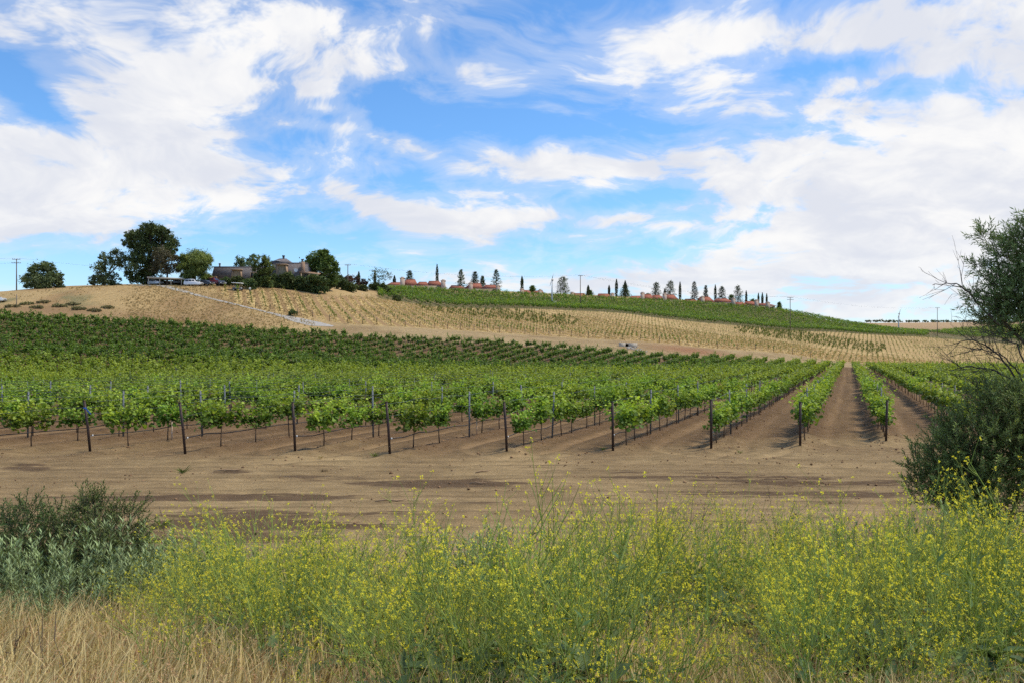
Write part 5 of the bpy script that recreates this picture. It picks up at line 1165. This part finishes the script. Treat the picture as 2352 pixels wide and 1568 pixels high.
# carport
Yc = 219.0; loc = (X_of(380, Yc), Yc, h(X_of(380, Yc), Yc)); root = thing('carport', 'low beige flat-roofed carport with posts below the tallest tree', 'carport', loc)
cx = lambda u: X_of(u, Yc) - loc[0]; cz = lambda v: Z_of(v, Yc) - loc[2]
p = MB().add([(cx(340), -.6, cz(639.5)), (cx(421), -.6, cz(643)), (cx(421), 4.6, cz(643)), (cx(340), 4.6, cz(639.5)), (cx(340), -.6, cz(636.2)), (cx(421), -.6, cz(639.8)), (cx(421), 4.6, cz(639.8)), (cx(340), 4.6, cz(636.2))], [(3, 2, 1, 0), (4, 5, 6, 7), (0, 1, 5, 4), (1, 2, 6, 5), (2, 3, 7, 6), (3, 0, 4, 7)], (.52, .45, .36)); p.build('roof', M['wood'], root)
for u in (342.5, 368, 394, 418): MB().box((cx(u), -.3, cz(648)), (.22, .22, (657 - 640) * Yc / FP + .2), (.42, .37, .30)).build('post', M['wood'], root)
MB().box((cx(381), 4.3, cz(650)), (cx(419) - cx(343), .12, 1.7), (.16, .12, .09)).build('back_wall', M['wood'], root)

# ------------------------------------------------------------------ vehicles
def wheel(root, x, y, r, w=.22):
    t = MB(); n = 18; th = np.arange(n) * 2 * math.pi / n
    prof = [(r * .62, -w / 2), (r * .93, -w / 2), (r, -w * .3), (r, w * .3), (r * .93, w / 2), (r * .62, w / 2)]
    V = np.array([(rr * math.cos(a), yy, rr * math.sin(a)) for a in th for rr, yy in prof]); k = len(prof)
    f = np.array([(i * k + j, i * k + j + 1, ((i + 1) % n) * k + j + 1, ((i + 1) % n) * k + j) for i in range(n) for j in range(k - 1)]); t.add(V, f)
    o = t.build('wheel', M['rubber'], root, True, loc=(x, y, r)); q = MB(); V = [(0, 0, 0)] + [(r * .64 * math.cos(a), 0, r * .64 * math.sin(a)) for a in th]
    s = -1 if y < 0 else 1
    q.add(np.array(V) + (0, s * w * .38, 0), [(0, 1 + i, 1 + (i + 1) % n) for i in range(n)], (.5, .5, .52))
    for i in range(5): a = i * 1.2566; q.box((r * .33 * math.cos(a), s * w * .43, r * .33 * math.sin(a)), (.07 if abs(math.cos(a)) < .5 else r * .5, .02, r * .5 if abs(math.cos(a)) < .5 else .07), (.55, .55, .57))
    q.build('rim', M['chrome'], o)
def vehicle(name, label, kind, loc, rz, col, group='vehicles parked by the house'):
    """nose towards +X; side outline lofted across the width, cabin drawn in towards the roof"""
    root = thing(name, label, 'car', loc, rz, group)
    if kind == 'suv': L, W, Hh = 4.65, 1.85, 1.75; low = [(-2.30, .45), (-2.33, .95), (-2.28, 1.08), (-.2, 1.08), (1.05, 1.06), (1.95, .98), (2.25, .86), (2.33, .6), (2.28, .35)]; cab = [(-2.22, 1.08), (-2.05, 1.66), (-1.7, 1.75), (.1, 1.75), (.45, 1.68), (1.15, 1.06)]; r = .36
    elif kind == 'pickup': L, W, Hh = 5.2, 1.95, 1.9; low = [(-2.60, .55), (-2.62, 1.15), (-.9, 1.18), (1.15, 1.18), (2.3, 1.08), (2.58, .95), (2.6, .6), (2.55, .42)]; cab = [(-1.6, 1.18), (-1.45, 1.8), (-1.2, 1.9), (.35, 1.9), (.6, 1.82), (1.3, 1.18)]; r = .40
    else: L, W, Hh = 4.6, 1.78, 1.42; low = [(-2.28, .42), (-2.3, .82), (-2.15, .95), (-1.4, .97), (1.0, .92), (1.9, .84), (2.25, .7), (2.3, .5), (2.22, .3)]; cab = [(-1.75, .96), (-1.05, 1.37), (-.6, 1.42), (.2, 1.41), (.5, 1.35), (1.2, .92)]; r = .32
    b = MB(); hw = W / 2; bot = [(low[-1][0], .28), (low[0][0], .30)]; prof = low + bot
    secs = [(-hw, .94), (-hw * .96, 1.0), (hw * .96, 1.0), (hw, .94)]; n = len(prof); V = []
    for yy, s in secs: V += [(x * (.99 if s < 1 else 1), yy, .28 + (z - .28) * (s if z > .5 else 1)) for x, z in prof]
    f = [tuple(range(n - 1, -1, -1)), tuple(range(3 * n, 4 * n))] + [(i * n + k, i * n + (k + 1) % n, (i + 1) * n + (k + 1) % n, (i + 1) * n + k) for i in range(3) for k in range(n)]
    b.add(V, f, col)
    nc = len(cab); V = []; zb, zt = cab[0][1], max(z for _, z in cab)
    for s in (-1, 1): V += [(x, s * hw * (.95 - .17 * (z - zb) / (zt - zb)), z) for x, z in cab]
    b.add(V, [tuple(range(nc)), tuple(range(2 * nc - 1, nc - 1, -1))] + [(k + 1, k, k + nc, k + 1 + nc) for k in range(nc - 1)], col); b.build('body', M['carpaint'], root)
    def side_y(z): return hw * (.95 - .17 * (z - zb) / (zt - zb)) + .012
    xa, xb = cab[1][0] + .02, cab[-2][0]; z1, z2 = zb + .07, zt - .13; div = 3 if kind == 'suv' else 2; xs = np.linspace(cab[0][0] + .22, cab[-1][0] - .35, div + 1)
    def cx_at(z, front): (xA, zA), (xB, zB) = (cab[-1], cab[-2]) if front else (cab[0], cab[1]); t = np.clip((z - zA) / (zB - zA), 0, 1); return xA + (xB - xA) * t
    for s in (-1, 1):
        for k in range(div):
            a, c = xs[k] + .04, xs[k + 1] - .04; P = []
            for z in (z1, z2):
                lo, hi = max(a, cx_at(z, False) + .1), min(c, cx_at(z, True) - .12); P.append((lo, hi, z))
            q = [(P[0][0], s * side_y(z1), z1), (P[0][1], s * side_y(z1), z1), (P[1][1], s * side_y(z2), z2), (P[1][0], s * side_y(z2), z2)]; MB().poly(q if s < 0 else q[::-1]).build('side_window', M['glass'], root)
        MB().box((cab[-1][0] - .15, s * (hw + .09), zb + .1), (.14, .18, .13), col).build('mirror', M['carpaint'], root)
        MB().box((low[-2][0] - .06, s * hw * .72, low[-3][1] - .08), (.16, .34, .16), (.8, .8, .8)).build('headlight', M['chrome'], root); MB().box((low[1][0] + .03, s * hw * .8, low[1][1] - .12), (.1, .26, .24)).build('taillight', M['lamp_red'], root)
        for xw in (-L * .30, L * .31): wheel(root, xw, s * (hw - .12), r)
    for fr, nm in ((True, 'windscreen'), (False, 'rear_window')):
        q = []
        for z in (zb + .05, zt - .1):
            x = cx_at(z, fr) + (.02 if fr else -.02); q += [(x, -side_y(z) + .12, z), (x, side_y(z) - .12, z)]
        MB().poly([q[0], q[1], q[3], q[2]] if fr else [q[1], q[0], q[2], q[3]]).build(nm, M['glass'], root)
    MB().box((L / 2 - .02, 0, .42), (.14, W * .92, .2), (.12, .12, .12)).build('bumper', M['paint'], root); MB().box((-L / 2 + .02, 0, .45), (.14, W * .92, .2), (.12, .12, .12)).build('bumper', M['paint'], root); MB().box((L / 2 - .005, 0, .70), (.06, W * .45, .18), (.05, .05, .05)).build('grille', M['paint'], root)
    return root
def vloc(u, Y): x = X_of(u, Y); return (x, Y, h(x, Y) + .02)
vehicle('white_van', 'white estate car parked broadside in front of the weeping tree', 'suv', vloc(445, 217.6), -.12, (.75, .76, .78)); vehicle('dark_sedan', 'dark sedan parked between the white and the red vehicle', 'sedan', vloc(473, 219.5), -.45, (.02, .022, .03)); vehicle('red_pickup', 'dark red vehicle parked right of the dark sedan', 'pickup', vloc(491, 222), -.35, (.20, .018, .020)); vehicle('grey_car', 'dark grey car half hidden at the right of the red vehicle', 'sedan', vloc(508, 220.5), -1.0, (.05, .055, .065))
vehicle('pale_sedan', 'pale sedan under the left end of the carport', 'sedan', vloc(358, 220.4), -.5, (.55, .57, .6)); vehicle('purple_car', 'dark purplish car under the right end of the carport', 'suv', vloc(406, 221.6), -1.2, (.06, .045, .065))
vehicle('pale_van', 'pale vehicle cut by the left picture edge on the slope', 'suv', vloc(-12, 196.5), .1, (.62, .63, .62))

# golf cart and person
loc = vloc(546, 214.0); t = thing('golf_cart', 'white-roofed golf cart on the dry slope below the house', 'golf cart', loc, -.15)
MB().box((0, 0, .42), (2.4, 1.1, .22), (.08, .08, .09)).box((.95, 0, .62), (.5, 1.05, .35), (.10, .10, .11), taper=.85).box((-.95, 0, .62), (.55, 1.05, .3), (.10, .10, .11)).build('chassis', M['carpaint'], t)
s = MB().box((-.25, 0, .68), (.55, 1.0, .22), (.45, .40, .33)); s = s.build('seat', M['paint'], t); MB().box((-.50, 0, 1.02), (.12, 1.0, .5), (.45, .40, .33)).build('backrest', M['paint'], s)
MB().add([(-1.45, -.65, 1.95), (1.35, -.65, 1.78), (1.35, .65, 1.78), (-1.45, .65, 1.95), (-1.4, -.6, 2.10), (1.3, -.6, 1.93), (1.3, .6, 1.93), (-1.4, .6, 2.10)], [(3, 2, 1, 0), (4, 5, 6, 7), (0, 1, 5, 4), (1, 2, 6, 5), (2, 3, 7, 6), (3, 0, 4, 7)], (.8, .8, .78)).build('roof', M['paint'], t)
for x, zt in ((-1.0, 1.94), (.85, 1.83)):
    for y in (-.5, .5): MB().tube([(x, y, .6), (x * 1.02, y, zt)], .025, 6, (.15, .15, .15)).build('post', M['paint'], t)
for x in (-.85, .9):
    for y in (-.52, .52): wheel(t, x, y, .24, .18)
MB().tube([(.55, -.25, .75), (.35, -.25, 1.0)], .02, 6, (.05, .05, .05)).tube([(.35, -.40, .98), (.33, -.25, 1.06), (.35, -.1, .98)], .018, 5, (.05, .05, .05)).build('steering_wheel', M['paint'], t)
def person(label, loc, rz):
    me = bpy.data.meshes.new('person')
    J = [(0, 0, .95, .13), (0, 0, 1.15, .125), (0, 0, 1.38, .15), (0, 0, 1.50, .065), (0, .01, 1.60, .095), (0, .01, 1.71, .08),                     # pelvis to crown
         (-.10, 0, .88, .095), (-.12, .02, .50, .07), (-.13, -.01, .10, .05), (-.13, .12, .05, .045), (.10, 0, .88, .095), (.13, .05, .50, .07), (.14, .02, .10, .05), (.14, .15, .05, .045),
         (-.19, 0, 1.40, .065), (-.25, -.02, 1.14, .05), (-.24, .10, .93, .038), (-.24, .14, .85, .035), (.19, 0, 1.40, .065), (.26, .0, 1.14, .05), (.22, .14, .98, .038), (.21, .19, .91, .035)]
    E = [(0, 1), (1, 2), (2, 3), (3, 4), (4, 5), (0, 6), (6, 7), (7, 8), (8, 9), (0, 10), (10, 11), (11, 12), (12, 13), (2, 14), (14, 15), (15, 16), (16, 17), (2, 18), (18, 19), (19, 20), (20, 21)]
    me.from_pydata([j[:3] for j in J], E, []); o = link(bpy.data.objects.new('person', me)); o.location = loc; o.rotation_euler[2] = rz
    sk = o.modifiers.new('skin', 'SKIN'); sk.use_smooth_shade = True
    for i, j in enumerate(J): me.skin_vertices[0].data[i].radius = (j[3], j[3] * .85)
    me.skin_vertices[0].data[0].use_root = True; o.modifiers.new('sub', 'SUBSURF').levels = 1; o.modifiers['sub'].render_levels = 2
    m, N, out = mat_new('clothing'); x, y, z = N.xyz(N.new('ShaderNodeTexCoord').outputs['Object'])
    c = N.mix(N.math('GREATER_THAN', z, .96), (.06, .07, .11), (.72, .72, .74)); arm = N.math('MULTIPLY', N.math('GREATER_THAN', N.math('ABSOLUTE', x), .185), N.math('LESS_THAN', z, 1.12)); c = N.mix(N.math('MULTIPLY', arm, N.math('GREATER_THAN', z, .8)), c, (.42, .25, .18))
    c = N.mix(N.math('GREATER_THAN', z, 1.485), c, (.42, .25, .18)); c = N.mix(N.math('GREATER_THAN', z, 1.68), c, (.04, .03, .02)); c = N.mix(N.math('LESS_THAN', z, .08), c, (.03, .03, .03)); principled(N, out, c, .8); me.materials.append(m)
    tag(o, label, 'person'); return o
person('person in a white top and dark trousers standing right of the golf cart', vloc(574, 212.2), .6)

# ------------------------------------------------------------------ tiled houses on the ridge
def tiled_house(label, ul, ur, Y, veave, peaks, chims, seed):
    """hip-roofed wings side by side; peaks (u, v), chimneys (u, vtop)"""
    veave -= .5; peaks = [(a, b - .6) for a, b in peaks]; chims = [(a, b - 1.2) for a, b in chims]
    g = np.random.default_rng(seed); uc = (ul + ur) / 2; x = X_of(uc, Y); k = Y / FP; ze = Z_of(veave, Y); zg = min(h(x, Y), ze - 2.2); loc = (x, Y, zg)
    root = thing('tiled_house', label, 'house', loc, 0, 'tiled houses along the ridge'); E = ze - zg; xl, xr = X_of(ul, Y) - x, X_of(ur, Y) - x
    MB().box(((xl + xr) / 2, 5.5, E / 2 - .4), (xr - xl - 1.2, 9.6, E + .8), (.34, .28, .21)).build('wall', M['stucco'], root)
    n = len(peaks); edges = [xl] + [((peaks[i][0] + peaks[i + 1][0]) / 2 - uc) * k for i in range(n - 1)] + [xr]
    for i, (pu, pv) in enumerate(peaks):
        a, b = edges[i] - (.5 if i else .0), edges[i + 1] + (.5 if i < n - 1 else 0); px = (pu - uc) * k; zp = Z_of(pv, Y + 5) - zg; off = (i % 2) * .9; yb = 11.3 - off
        rr = MB().add([(a, off, E - i * .012), (b, off, E - i * .012), (b, yb, E - i * .012), (a, yb, E - i * .012), (px - (b - a) * .27, 5.2, zp), (px + (b - a) * .27, 5.2, zp)], [(0, 1, 5, 4), (1, 2, 5), (2, 3, 4, 5), (3, 0, 4), (3, 2, 1, 0)]); o = rr.build('roof', M['tile'], root)
        MB().box(((a + b) / 2, off + .02, E - .14 - i * .012), (b - a, .1, .22), (.55, .47, .38)).build('eave_board', M['wood'], o); MB().tube([(px - (b - a) * .27, 5.2, zp + .02), (px + (b - a) * .27, 5.2, zp + .02)], .14, 6).build('ridge_cap', M['tile'], o)
        for q in (-.5, .5):
            cx = (a + b) / 2 + q * (b - a) * .45
            f = MB().box((cx, off + .64, E - 1.35), (1.5, .1, 1.3), (.62, .56, .48)); f = f.build('window', M['wood'], root); MB().box((cx, off + .60, E - 1.35), (1.25, .06, 1.05)).build('pane', M['glass'], f)
    for cu, cv in chims:
        cx = (cu - uc) * k; zt = Z_of(cv, Y) - zg; cw = 1.7
        c = MB().box((cx, .35, (zt + E - 2.5) / 2), (cw, 1.3, zt - E + 2.5), (.48, .37, .30)); c = c.build('chimney', M['stucco'], root); MB().box((cx, .35, zt + .08), (cw + .35, 1.65, .28), (.60, .46, .37)).box((cx, .35, zt + .4), (cw * .6, .8, .4), (.55, .42, .33)).build('chimney_cap', M['stucco'], c)
tiled_house('red tiled house with two chimneys at the left end of the ridge', 884, 1022, 334, 657, [(905, 650), (940, 643), (968, 649), (994, 647)], [(924, 641), (1018, 647)], 1)
tiled_house('red tiled house below the four conifers', 1030, 1148, 344, 664, [(1045, 657), (1090, 652), (1125, 656)], [(1081, 653), (1144, 659)], 2)
tiled_house('pale house with only its chimneys and roof edge above the vines', 1188, 1252, 362, 675, [(1205, 668), (1238, 669)], [(1199, 667), (1241, 669)], 3)
tiled_house('red tiled house right of the broad dark pine', 1306, 1414, 372, 686, [(1333, 675), (1362, 682), (1388, 676)], [(1315, 675), (1407, 677)], 4)
tiled_house('red tiled house with two big chimneys in the middle of the ridge', 1441, 1562, 384, 690, [(1465, 681), (1492, 677), (1512, 679), (1542, 678)], [(1476, 675), (1527, 677)], 5)
tiled_house('red tiled house between the tall slim cypresses', 1568, 1688, 396, 696, [(1590, 688), (1624, 683), (1664, 687)], [(1614, 684), (1685, 688)], 6)
tiled_house('red tiled house at the right end below the three small cypresses', 1689, 1784, 404, 703, [(1705, 695), (1728, 693), (1760, 698)], [(1738, 692), (1764, 697)], 7)

# ------------------------------------------------------------------ poles, wires, wind machines, culvert
def pole(label, u, Y, vtop, arms, seed):
    x = X_of(u, Y); z = h(x, Y); hh = Z_of(vtop, Y) - z; t = thing('utility_pole', label, 'utility pole', (x, Y, z), 0, 'wooden utility poles')
    MB().tube([(0, 0, -.5), (0, 0, hh)], (.17, .12), 8, (.19, .155, .13)).build('pole', M['wood'], t, True)
    for dz, L in arms:
        a = MB().box((0, -.13, hh - dz), (L, .12, .14), (.19, .155, .13)).build('crossarm', M['wood'], t)
        for q in (-.46, -.2, .2, .46): MB().tube([(L * q, -.13, hh - dz + .07), (L * q, -.13, hh - dz + .28)], (.05, .03), 6, (.35, .33, .3)).build('insulator', M['paint'], a)
    return (x, Y, z + hh)
P1 = pole('tall utility pole with two crossarms at the left picture edge', 38, 228, 595, [(.15, 2.2), (1.15, 2.6)], 1); P2 = pole('utility pole mostly hidden behind the lone round tree', 133, 300, 622, [(.15, 2.4)], 2); P3 = pole('small utility pole right of the broad leafy tree', 799, 262, 608, [(.2, 1.8)], 3)
P4 = pole('thin utility pole rising from the hillside vines right of the broad pine', 1333, 305, 633, [(.15, 1.8)], 4); P5 = pole('utility pole standing at the edge of the right hillside vines', 1815, 328, 683, [(.15, 2.4), (1.0, 2.6)], 5); P6 = pole('far utility pole left of the big bush', 2153, 420, 707, [(.15, 2.2)], 6)
x0 = X_of(38, 190); MB_ = MB().tube([(0, 0, -.3), (.02, 0, 2.9)], .09, 6, (.2, .16, .13)).build('short_post', M['wood'], loc=(x0, 190, h(x0, 190))); tag(MB_, 'short wooden post on the dry slope below the left pole', 'post')
def span(a, b, label, sag=1.2, off=(0, 0, 0)):
    a = np.array(a) + off; b = np.array(b) + off; t = np.linspace(0, 1, 22)[:, None]; p = a + (b - a) * t - np.array((0, 0, sag)) * 4 * t * (1 - t); c = p[0].copy()
    o = MB().tube(p - c, .016, 3).build('power_line', M['wire'], loc=tuple(c)); tag(o, label, 'power line')
span(P4, P5, 'upper power line between the two hillside poles', 2.0, (.6, 0, .2)); span(P4, P5, 'lower power line between the two hillside poles', 2.2, (-.6, 0, .2)); span(P5, P6, 'power line from the hillside pole to the far right pole', 2.0, (.8, 0, .2)); span(P3, P4, 'power line from the small pole to the hillside pole', 2.0, (.3, 0, .2))
span((X_of(-260, 210), 210, 31), P1, 'power line leaving the left pole towards the left edge', 1.5, (-.8, 0, .2)); span((X_of(-260, 210), 210, 29.6), P1, 'lower power line at the left picture edge', 1.5, (.8, 0, -.9)); span(P1, P3, 'long power line above the hilltop trees', 3.0, (.8, 0, .2))
def wind_machine(label, u, Y, vtop, blade, tilt):
    x = X_of(u, Y); z = h(x, Y); hh = Z_of(vtop, Y) - z; t = thing('wind_machine', label, 'wind machine', (x, Y, z), 0, 'vineyard wind machines')
    MB().tube([(0, 0, -.3), (0, 0, hh * .5), (tilt * .2, 0, hh)], (.34, .28, .24), 12, (.56, .57, .58)).build('tower', M['paint'], t, True)
    hd = MB().tube([(tilt * .2 - .3, -.5, hh + .1), (tilt * .2, 0, hh + .25), (tilt * .2 + .3, .5, hh + .35)], (.25, .42, .25), 10, (.5, .42, .36)).build('gearbox', M['paint'], t, True)
    MB().tube([(tilt * .2 - .3, -.55, hh + .1), (tilt * .2 - .35, -.7, hh + .08)], .18, 8, (.4, .4, .4)).build('hub', M['paint'], hd)
    if blade:
        for s, L in ((1, 2.9), (-1, 2.2)):
            d = np.array((.28, 0, .96)) * s; c = np.array((tilt * .2 - .35, -.72, hh + .08)); w = np.array((.96, .25, -.28)) * .13
            MB().add([c - w * .6, c + w * .6, c + d * L * .5 + w, c + d * L + w * .5, c + d * L - w * .5, c + d * L * .5 - w] + [q + np.array((0, .04, 0)) for q in (c - w * .6, c + w * .6, c + d * L * .5 + w, c + d * L + w * .5, c + d * L - w * .5, c + d * L * .5 - w)], [(0, 1, 2, 5), (5, 2, 3, 4), (7, 6, 11, 8), (8, 11, 10, 9), (0, 6, 7, 1), (1, 7, 8, 2), (2, 8, 9, 3), (3, 9, 10, 4), (4, 10, 11, 5), (5, 11, 6, 0)], (.6, .6, .6)).build('blade', M['paint'], t)
    MB().box((.9, -.2, .7), (1.5, 1.0, 1.2), (.5, .5, .48)).box((.9, -.2, 1.36), (1.6, 1.1, .1), (.35, .35, .35)).build('engine_box', M['paint'], t)
wind_machine('pale wind machine tower among the hillside vines left of the broad pine', 1268, 318, 645, True, .8); wind_machine('grey wind machine in the saddle of the far right hills', 2064, 432, 722, True, 1.6)
# culvert headwall with its outlet and riprap
Yq = 189.0; loc = gp(1440, Yq); t = thing('culvert_headwall', 'grey concrete culvert wall with a dark round outlet in the far bank', 'culvert', loc)
k = Yq / FP; wl, wr = -18 * k, 24 * k; th = np.linspace(0, 2 * math.pi, 17)[:-1]; r = .36; cx = .02
zb, zt = -.5, 1.0; q0, q1, zc = cx - r, cx + r, .35
mb = MB().box(((wl + q0) / 2, .2, (zb + zt) / 2), (q0 - wl, .4, zt - zb)).box(((wr + q1) / 2, .2, (zb + zt * .9) / 2), (wr - q1, .4, zt * .9 - zb)).box((cx, .2, (zc + r + zt * .95) / 2), (q1 - q0 - .004, .396, zt * .95 - zc - r)).box((cx, .2, (zb + zc - r) / 2), (q1 - q0 - .004, .396, zc - r - zb))
for sx in (-1, 1):
    for sz in (-1, 1): mb.prism([(cx + sx * r, zc + sz * r), (cx + sx * r * .4, zc + sz * r), (cx + sx * r, zc + sz * r * .4)], .003, .39)
mb.build('headwall', M['concrete'], t)
V = np.array([(cx + r * math.cos(a), y, .35 + r * math.sin(a)) for y in (0, 1.6) for a in th]); MB().add(V, [(i, (i + 1) % 16, (i + 1) % 16 + 16, i + 16) for i in range(16)] + [tuple(range(16, 32))], (.10, .09, .08)).build('outlet_pipe', M['stone'], t)
g = np.random.default_rng(66); n = 70
for i in range(n):
    q = g.random(); u = 1436 + 44 * q + g.normal(0, 5); Y = 188.5 - 4.0 * q + g.normal(0, .9); x, y, z = gp(u, Y); s = g.uniform(.10, .30); v = oct_v * s * g.uniform(.7, 1.2, (6, 3))
    o = MB().add(v, oct_f, np.array((.44, .40, .34)) * g.uniform(.7, 1.15)).build('rock', M['stone'], loc=(x, y, z + s * .25), rz=g.uniform(0, 6)); tag(o, 'pale angular riprap rock in the spill below the culvert outlet', 'rock', 'riprap rocks below the culvert')
# ------------------------------------------------------------------ loose bits on the dirt
gs = np.random.default_rng(77)
mb = MB(); n = 7500
y = gs.uniform(14, 46, n); x = gs.uniform(-.66, .66, n) * y; d = row_dist(x, y); k = gs.random(n) < np.where(y > 27, np.where(d < .6, .9, .12), .35 * (fbm(x * .3, y * 1.2, 91, 3) > .5)); x, y = x[k], y[k]; z = H(x, y)
for i in range(len(x)):
    s = gs.uniform(.012, .05) * (1.4 if gs.random() < .1 else 1); v = oct_v * s * gs.uniform(.6, 1.2, (6, 3)); a = gs.uniform(0, 6); v = np.c_[v[:, 0] * math.cos(a) - v[:, 1] * math.sin(a), v[:, 0] * math.sin(a) + v[:, 1] * math.cos(a), v[:, 2]]
    mb.add(v + (x[i], y[i], z[i] + s * .2), oct_f, np.array((0.27, .165, .095)) * gs.uniform(.55, 1.2))
o = mb.build('soil_clods', M['clod']); tag(o, 'small soil clods strewn over the bare dirt and row berms', 'clods', kind='stuff')
for (u, v, L, a, lab) in [(898, 1153, .7, .1, 'pale crooked stick lying on the dirt near the mustard'), (1098, 1112, .45, -.2, 'short dark stick on the moist streak of the dirt road'), (525, 1082, .8, .25, 'bleached stick lying by a dark moist spot on the left'), (1110, 1086, .5, .6, 'small twig on the dirt below the middle end post')]:
    Y = CAMZ * FP / (v - VH); X = X_of(u, Y); z = h(X, Y); c, s = math.cos(a), math.sin(a)
    p = np.array([(-.5, 0, .02), (-.15, .03, .05), (.2, -.02, .03), (.5, .02, .06)]) * (L, L, 1); p = np.c_[p[:, 0] * c - p[:, 1] * s, p[:, 0] * s + p[:, 1] * c, p[:, 2]]
    o = MB().tube(p, (.012, .02, .018, .008), 6, (0.30, .20, .12)).tube([p[2], p[2] + (.08 * L, .1, .06)], (.01, .004), 5, (0.28, .19, .11)).build('stick', M['bark'], loc=(X, Y, z)); tag(o, lab, 'stick')
def weed(u, v, s, lab, col=((0.10, .16, .04), (.2, .26, .07))):
    Y = CAMZ * FP / (v - VH); X = X_of(u, Y); g = np.random.default_rng(int(u)); n = 26; a = g.uniform(0, 6.283, n); mb = MB()
    leaves(mb, np.c_[g.normal(0, .03, (n, 2)), np.zeros(n)], nrm(np.c_[np.cos(a), np.sin(a), g.uniform(.3, 1.5, n)]), np.tile((0, 0, 1.0), (n, 1)), s * g.uniform(.6, 1.2, n), s * .09, lerp(col[0], col[1], g.random(n)))
    o = mb.build('weed', M['leaf'], loc=(X, Y, h(X, Y))); tag(o, lab, 'weed')
weed(418, 1085, .30, 'small green weed on the dirt below the second dark post'); weed(735, 1053, .16, 'tiny dry weed beside the third dark post', ((.3, .22, .11), (.4, .3, .15))); weed(745, 1084, .13, 'dark tiny weed on the dirt in front of the third post', ((.1, .08, .05), (.2, .13, .07)))
weed(1385, 1035, .22, 'thin green weed left of the fourth post from the right'); weed(370, 1212, .30, 'low grey-green weed on the dirt behind the sage'); weed(860, 1049, .25, 'thin green weed left of the fourth dark post'); weed(1700, 1040, .2, 'small pale weed between the two right lane posts', ((.2, .2, .09), (.3, .28, .12)))
# white and orange vine guards standing in the rows
for (ri, dy, col, lab) in [(5, 6.0, (0.62, .42, .26), 'tan wooden stake in the row behind the fourth dark post'), (8, 3.2, (0.60, .45, .33), 'pale board standing just behind the leftmost dark post'), (8, 14, (.72, .5, .42), 'pinkish vine guard deep in the leftmost post row')]:
    c = ROW_C[ri]; y = row_y0(c) + dy; x = c + MROW * y; o = MB().box((0, 0, .3), (.05, .035, .7), col).box((0, 0, .665), (.052, .037, .03), np.array(col) * .8).build('vine_guard', M['wood'], loc=(x + .06, y - .05, h(x, y)), rz=.3); tag(o, lab, 'stake')

# dead grass tufts that roughen the dry hill and the straw field
gt = np.random.default_rng(88); mb = MB(); n = 75000
y = gt.uniform(172, 262, n); u = gt.uniform(-60, 2420, n); x = X_of(u, y)
hl = (u < 720) & (y > row_yend(x - MROW * y) + 3) & (y < 222); st_ = (u > 470) & (y > young_lo(u)) & (y < young_hi(u)); rc_ = (x + 0.37 * y + YROW_OFF) % 3.2; st_ &= (np.abs(rc_ - 0.0) > .7) & (np.abs(rc_ - 3.2) > .7)
k = (hl & (fbm(x * .07, y * .05, 98, 3) + gt.normal(0, .08, n) > .56)) | st_; x, y, hl = x[k], y[k], hl[k]; n = len(x); z = H(x, y)
pt = fbm(x * .25, y * .15, 97, 3)
for r in range(2):
    a = gt.uniform(0, 6.283, n); L = gt.uniform(.16, .36, n)
    c = np.where(hl[:, None], lerp((.40, .285, .135), (.50, .375, .18), np.clip(pt * 1.4 - .2 + gt.normal(0, .2, n), 0, 1)), lerp((.55, .40, .19), (.68, .52, .27), gt.random(n)))
    leaves(mb, np.c_[x + gt.normal(0, .15, n), y + gt.normal(0, .15, n), z - .05], nrm(np.c_[np.cos(a) * .5, np.sin(a) * .5, np.ones(n)]), np.c_[np.cos(a + 1.5), np.sin(a + 1.5), np.full(n, .3)], L, .36, c)
o = mb.build('hill_grass', M['grass']); tag(o, 'tufts of dead grass over the dry hill and straw field', 'grass', kind='stuff')

# dead stalks standing in the grass and mustard
for k, (u, Y, hh, lab) in enumerate([(95, 4.6, .42, 'dark dead stalk standing in the dry grass at bottom left'), (175, 4.4, .45, 'forked dead stalk in the dry grass, second from the left'), (20, 5.0, .35, 'leaning dead stalk at the bottom left corner'), (520, 9.8, 1.2, 'thin dry stalk in front of the moist dirt patch'), (395, 10.2, 1.15, 'thin dry stalk rising behind the sage'), (1790, 12.4, 1.35, 'tall thin stalk on the far edge of the mustard'), (1600, 12.2, 1.3, 'thin stalk above the back of the mustard patch')]):
    g = np.random.default_rng(900 + k); x, y, z = gp(u, Y); ln = g.normal(0, .12); mb = MB(); p = np.array([(0, 0, -.03), (ln * .3, 0, hh * .4), (ln * .8, .02, hh * .75), (ln * 1.2, .02, hh)]); mb.tube(p, (.004, .0032, .0026, .0014), 5, (.10, .075, .05))
    for j in range(5): b = p[1] + (p[3] - p[1]) * g.random(); e = nrm(np.array((g.normal(0, .6), g.normal(0, .4), .9))) * g.uniform(.08, .22); mb.tube([b, b + e * .5 + (0, 0, -.01), b + e], (.003, .0025, .0012), 4, (.11, .08, .055), False)
    o = mb.build('dead_stalk', M['bark'], loc=(x, y, z)); tag(o, lab, 'stalk')
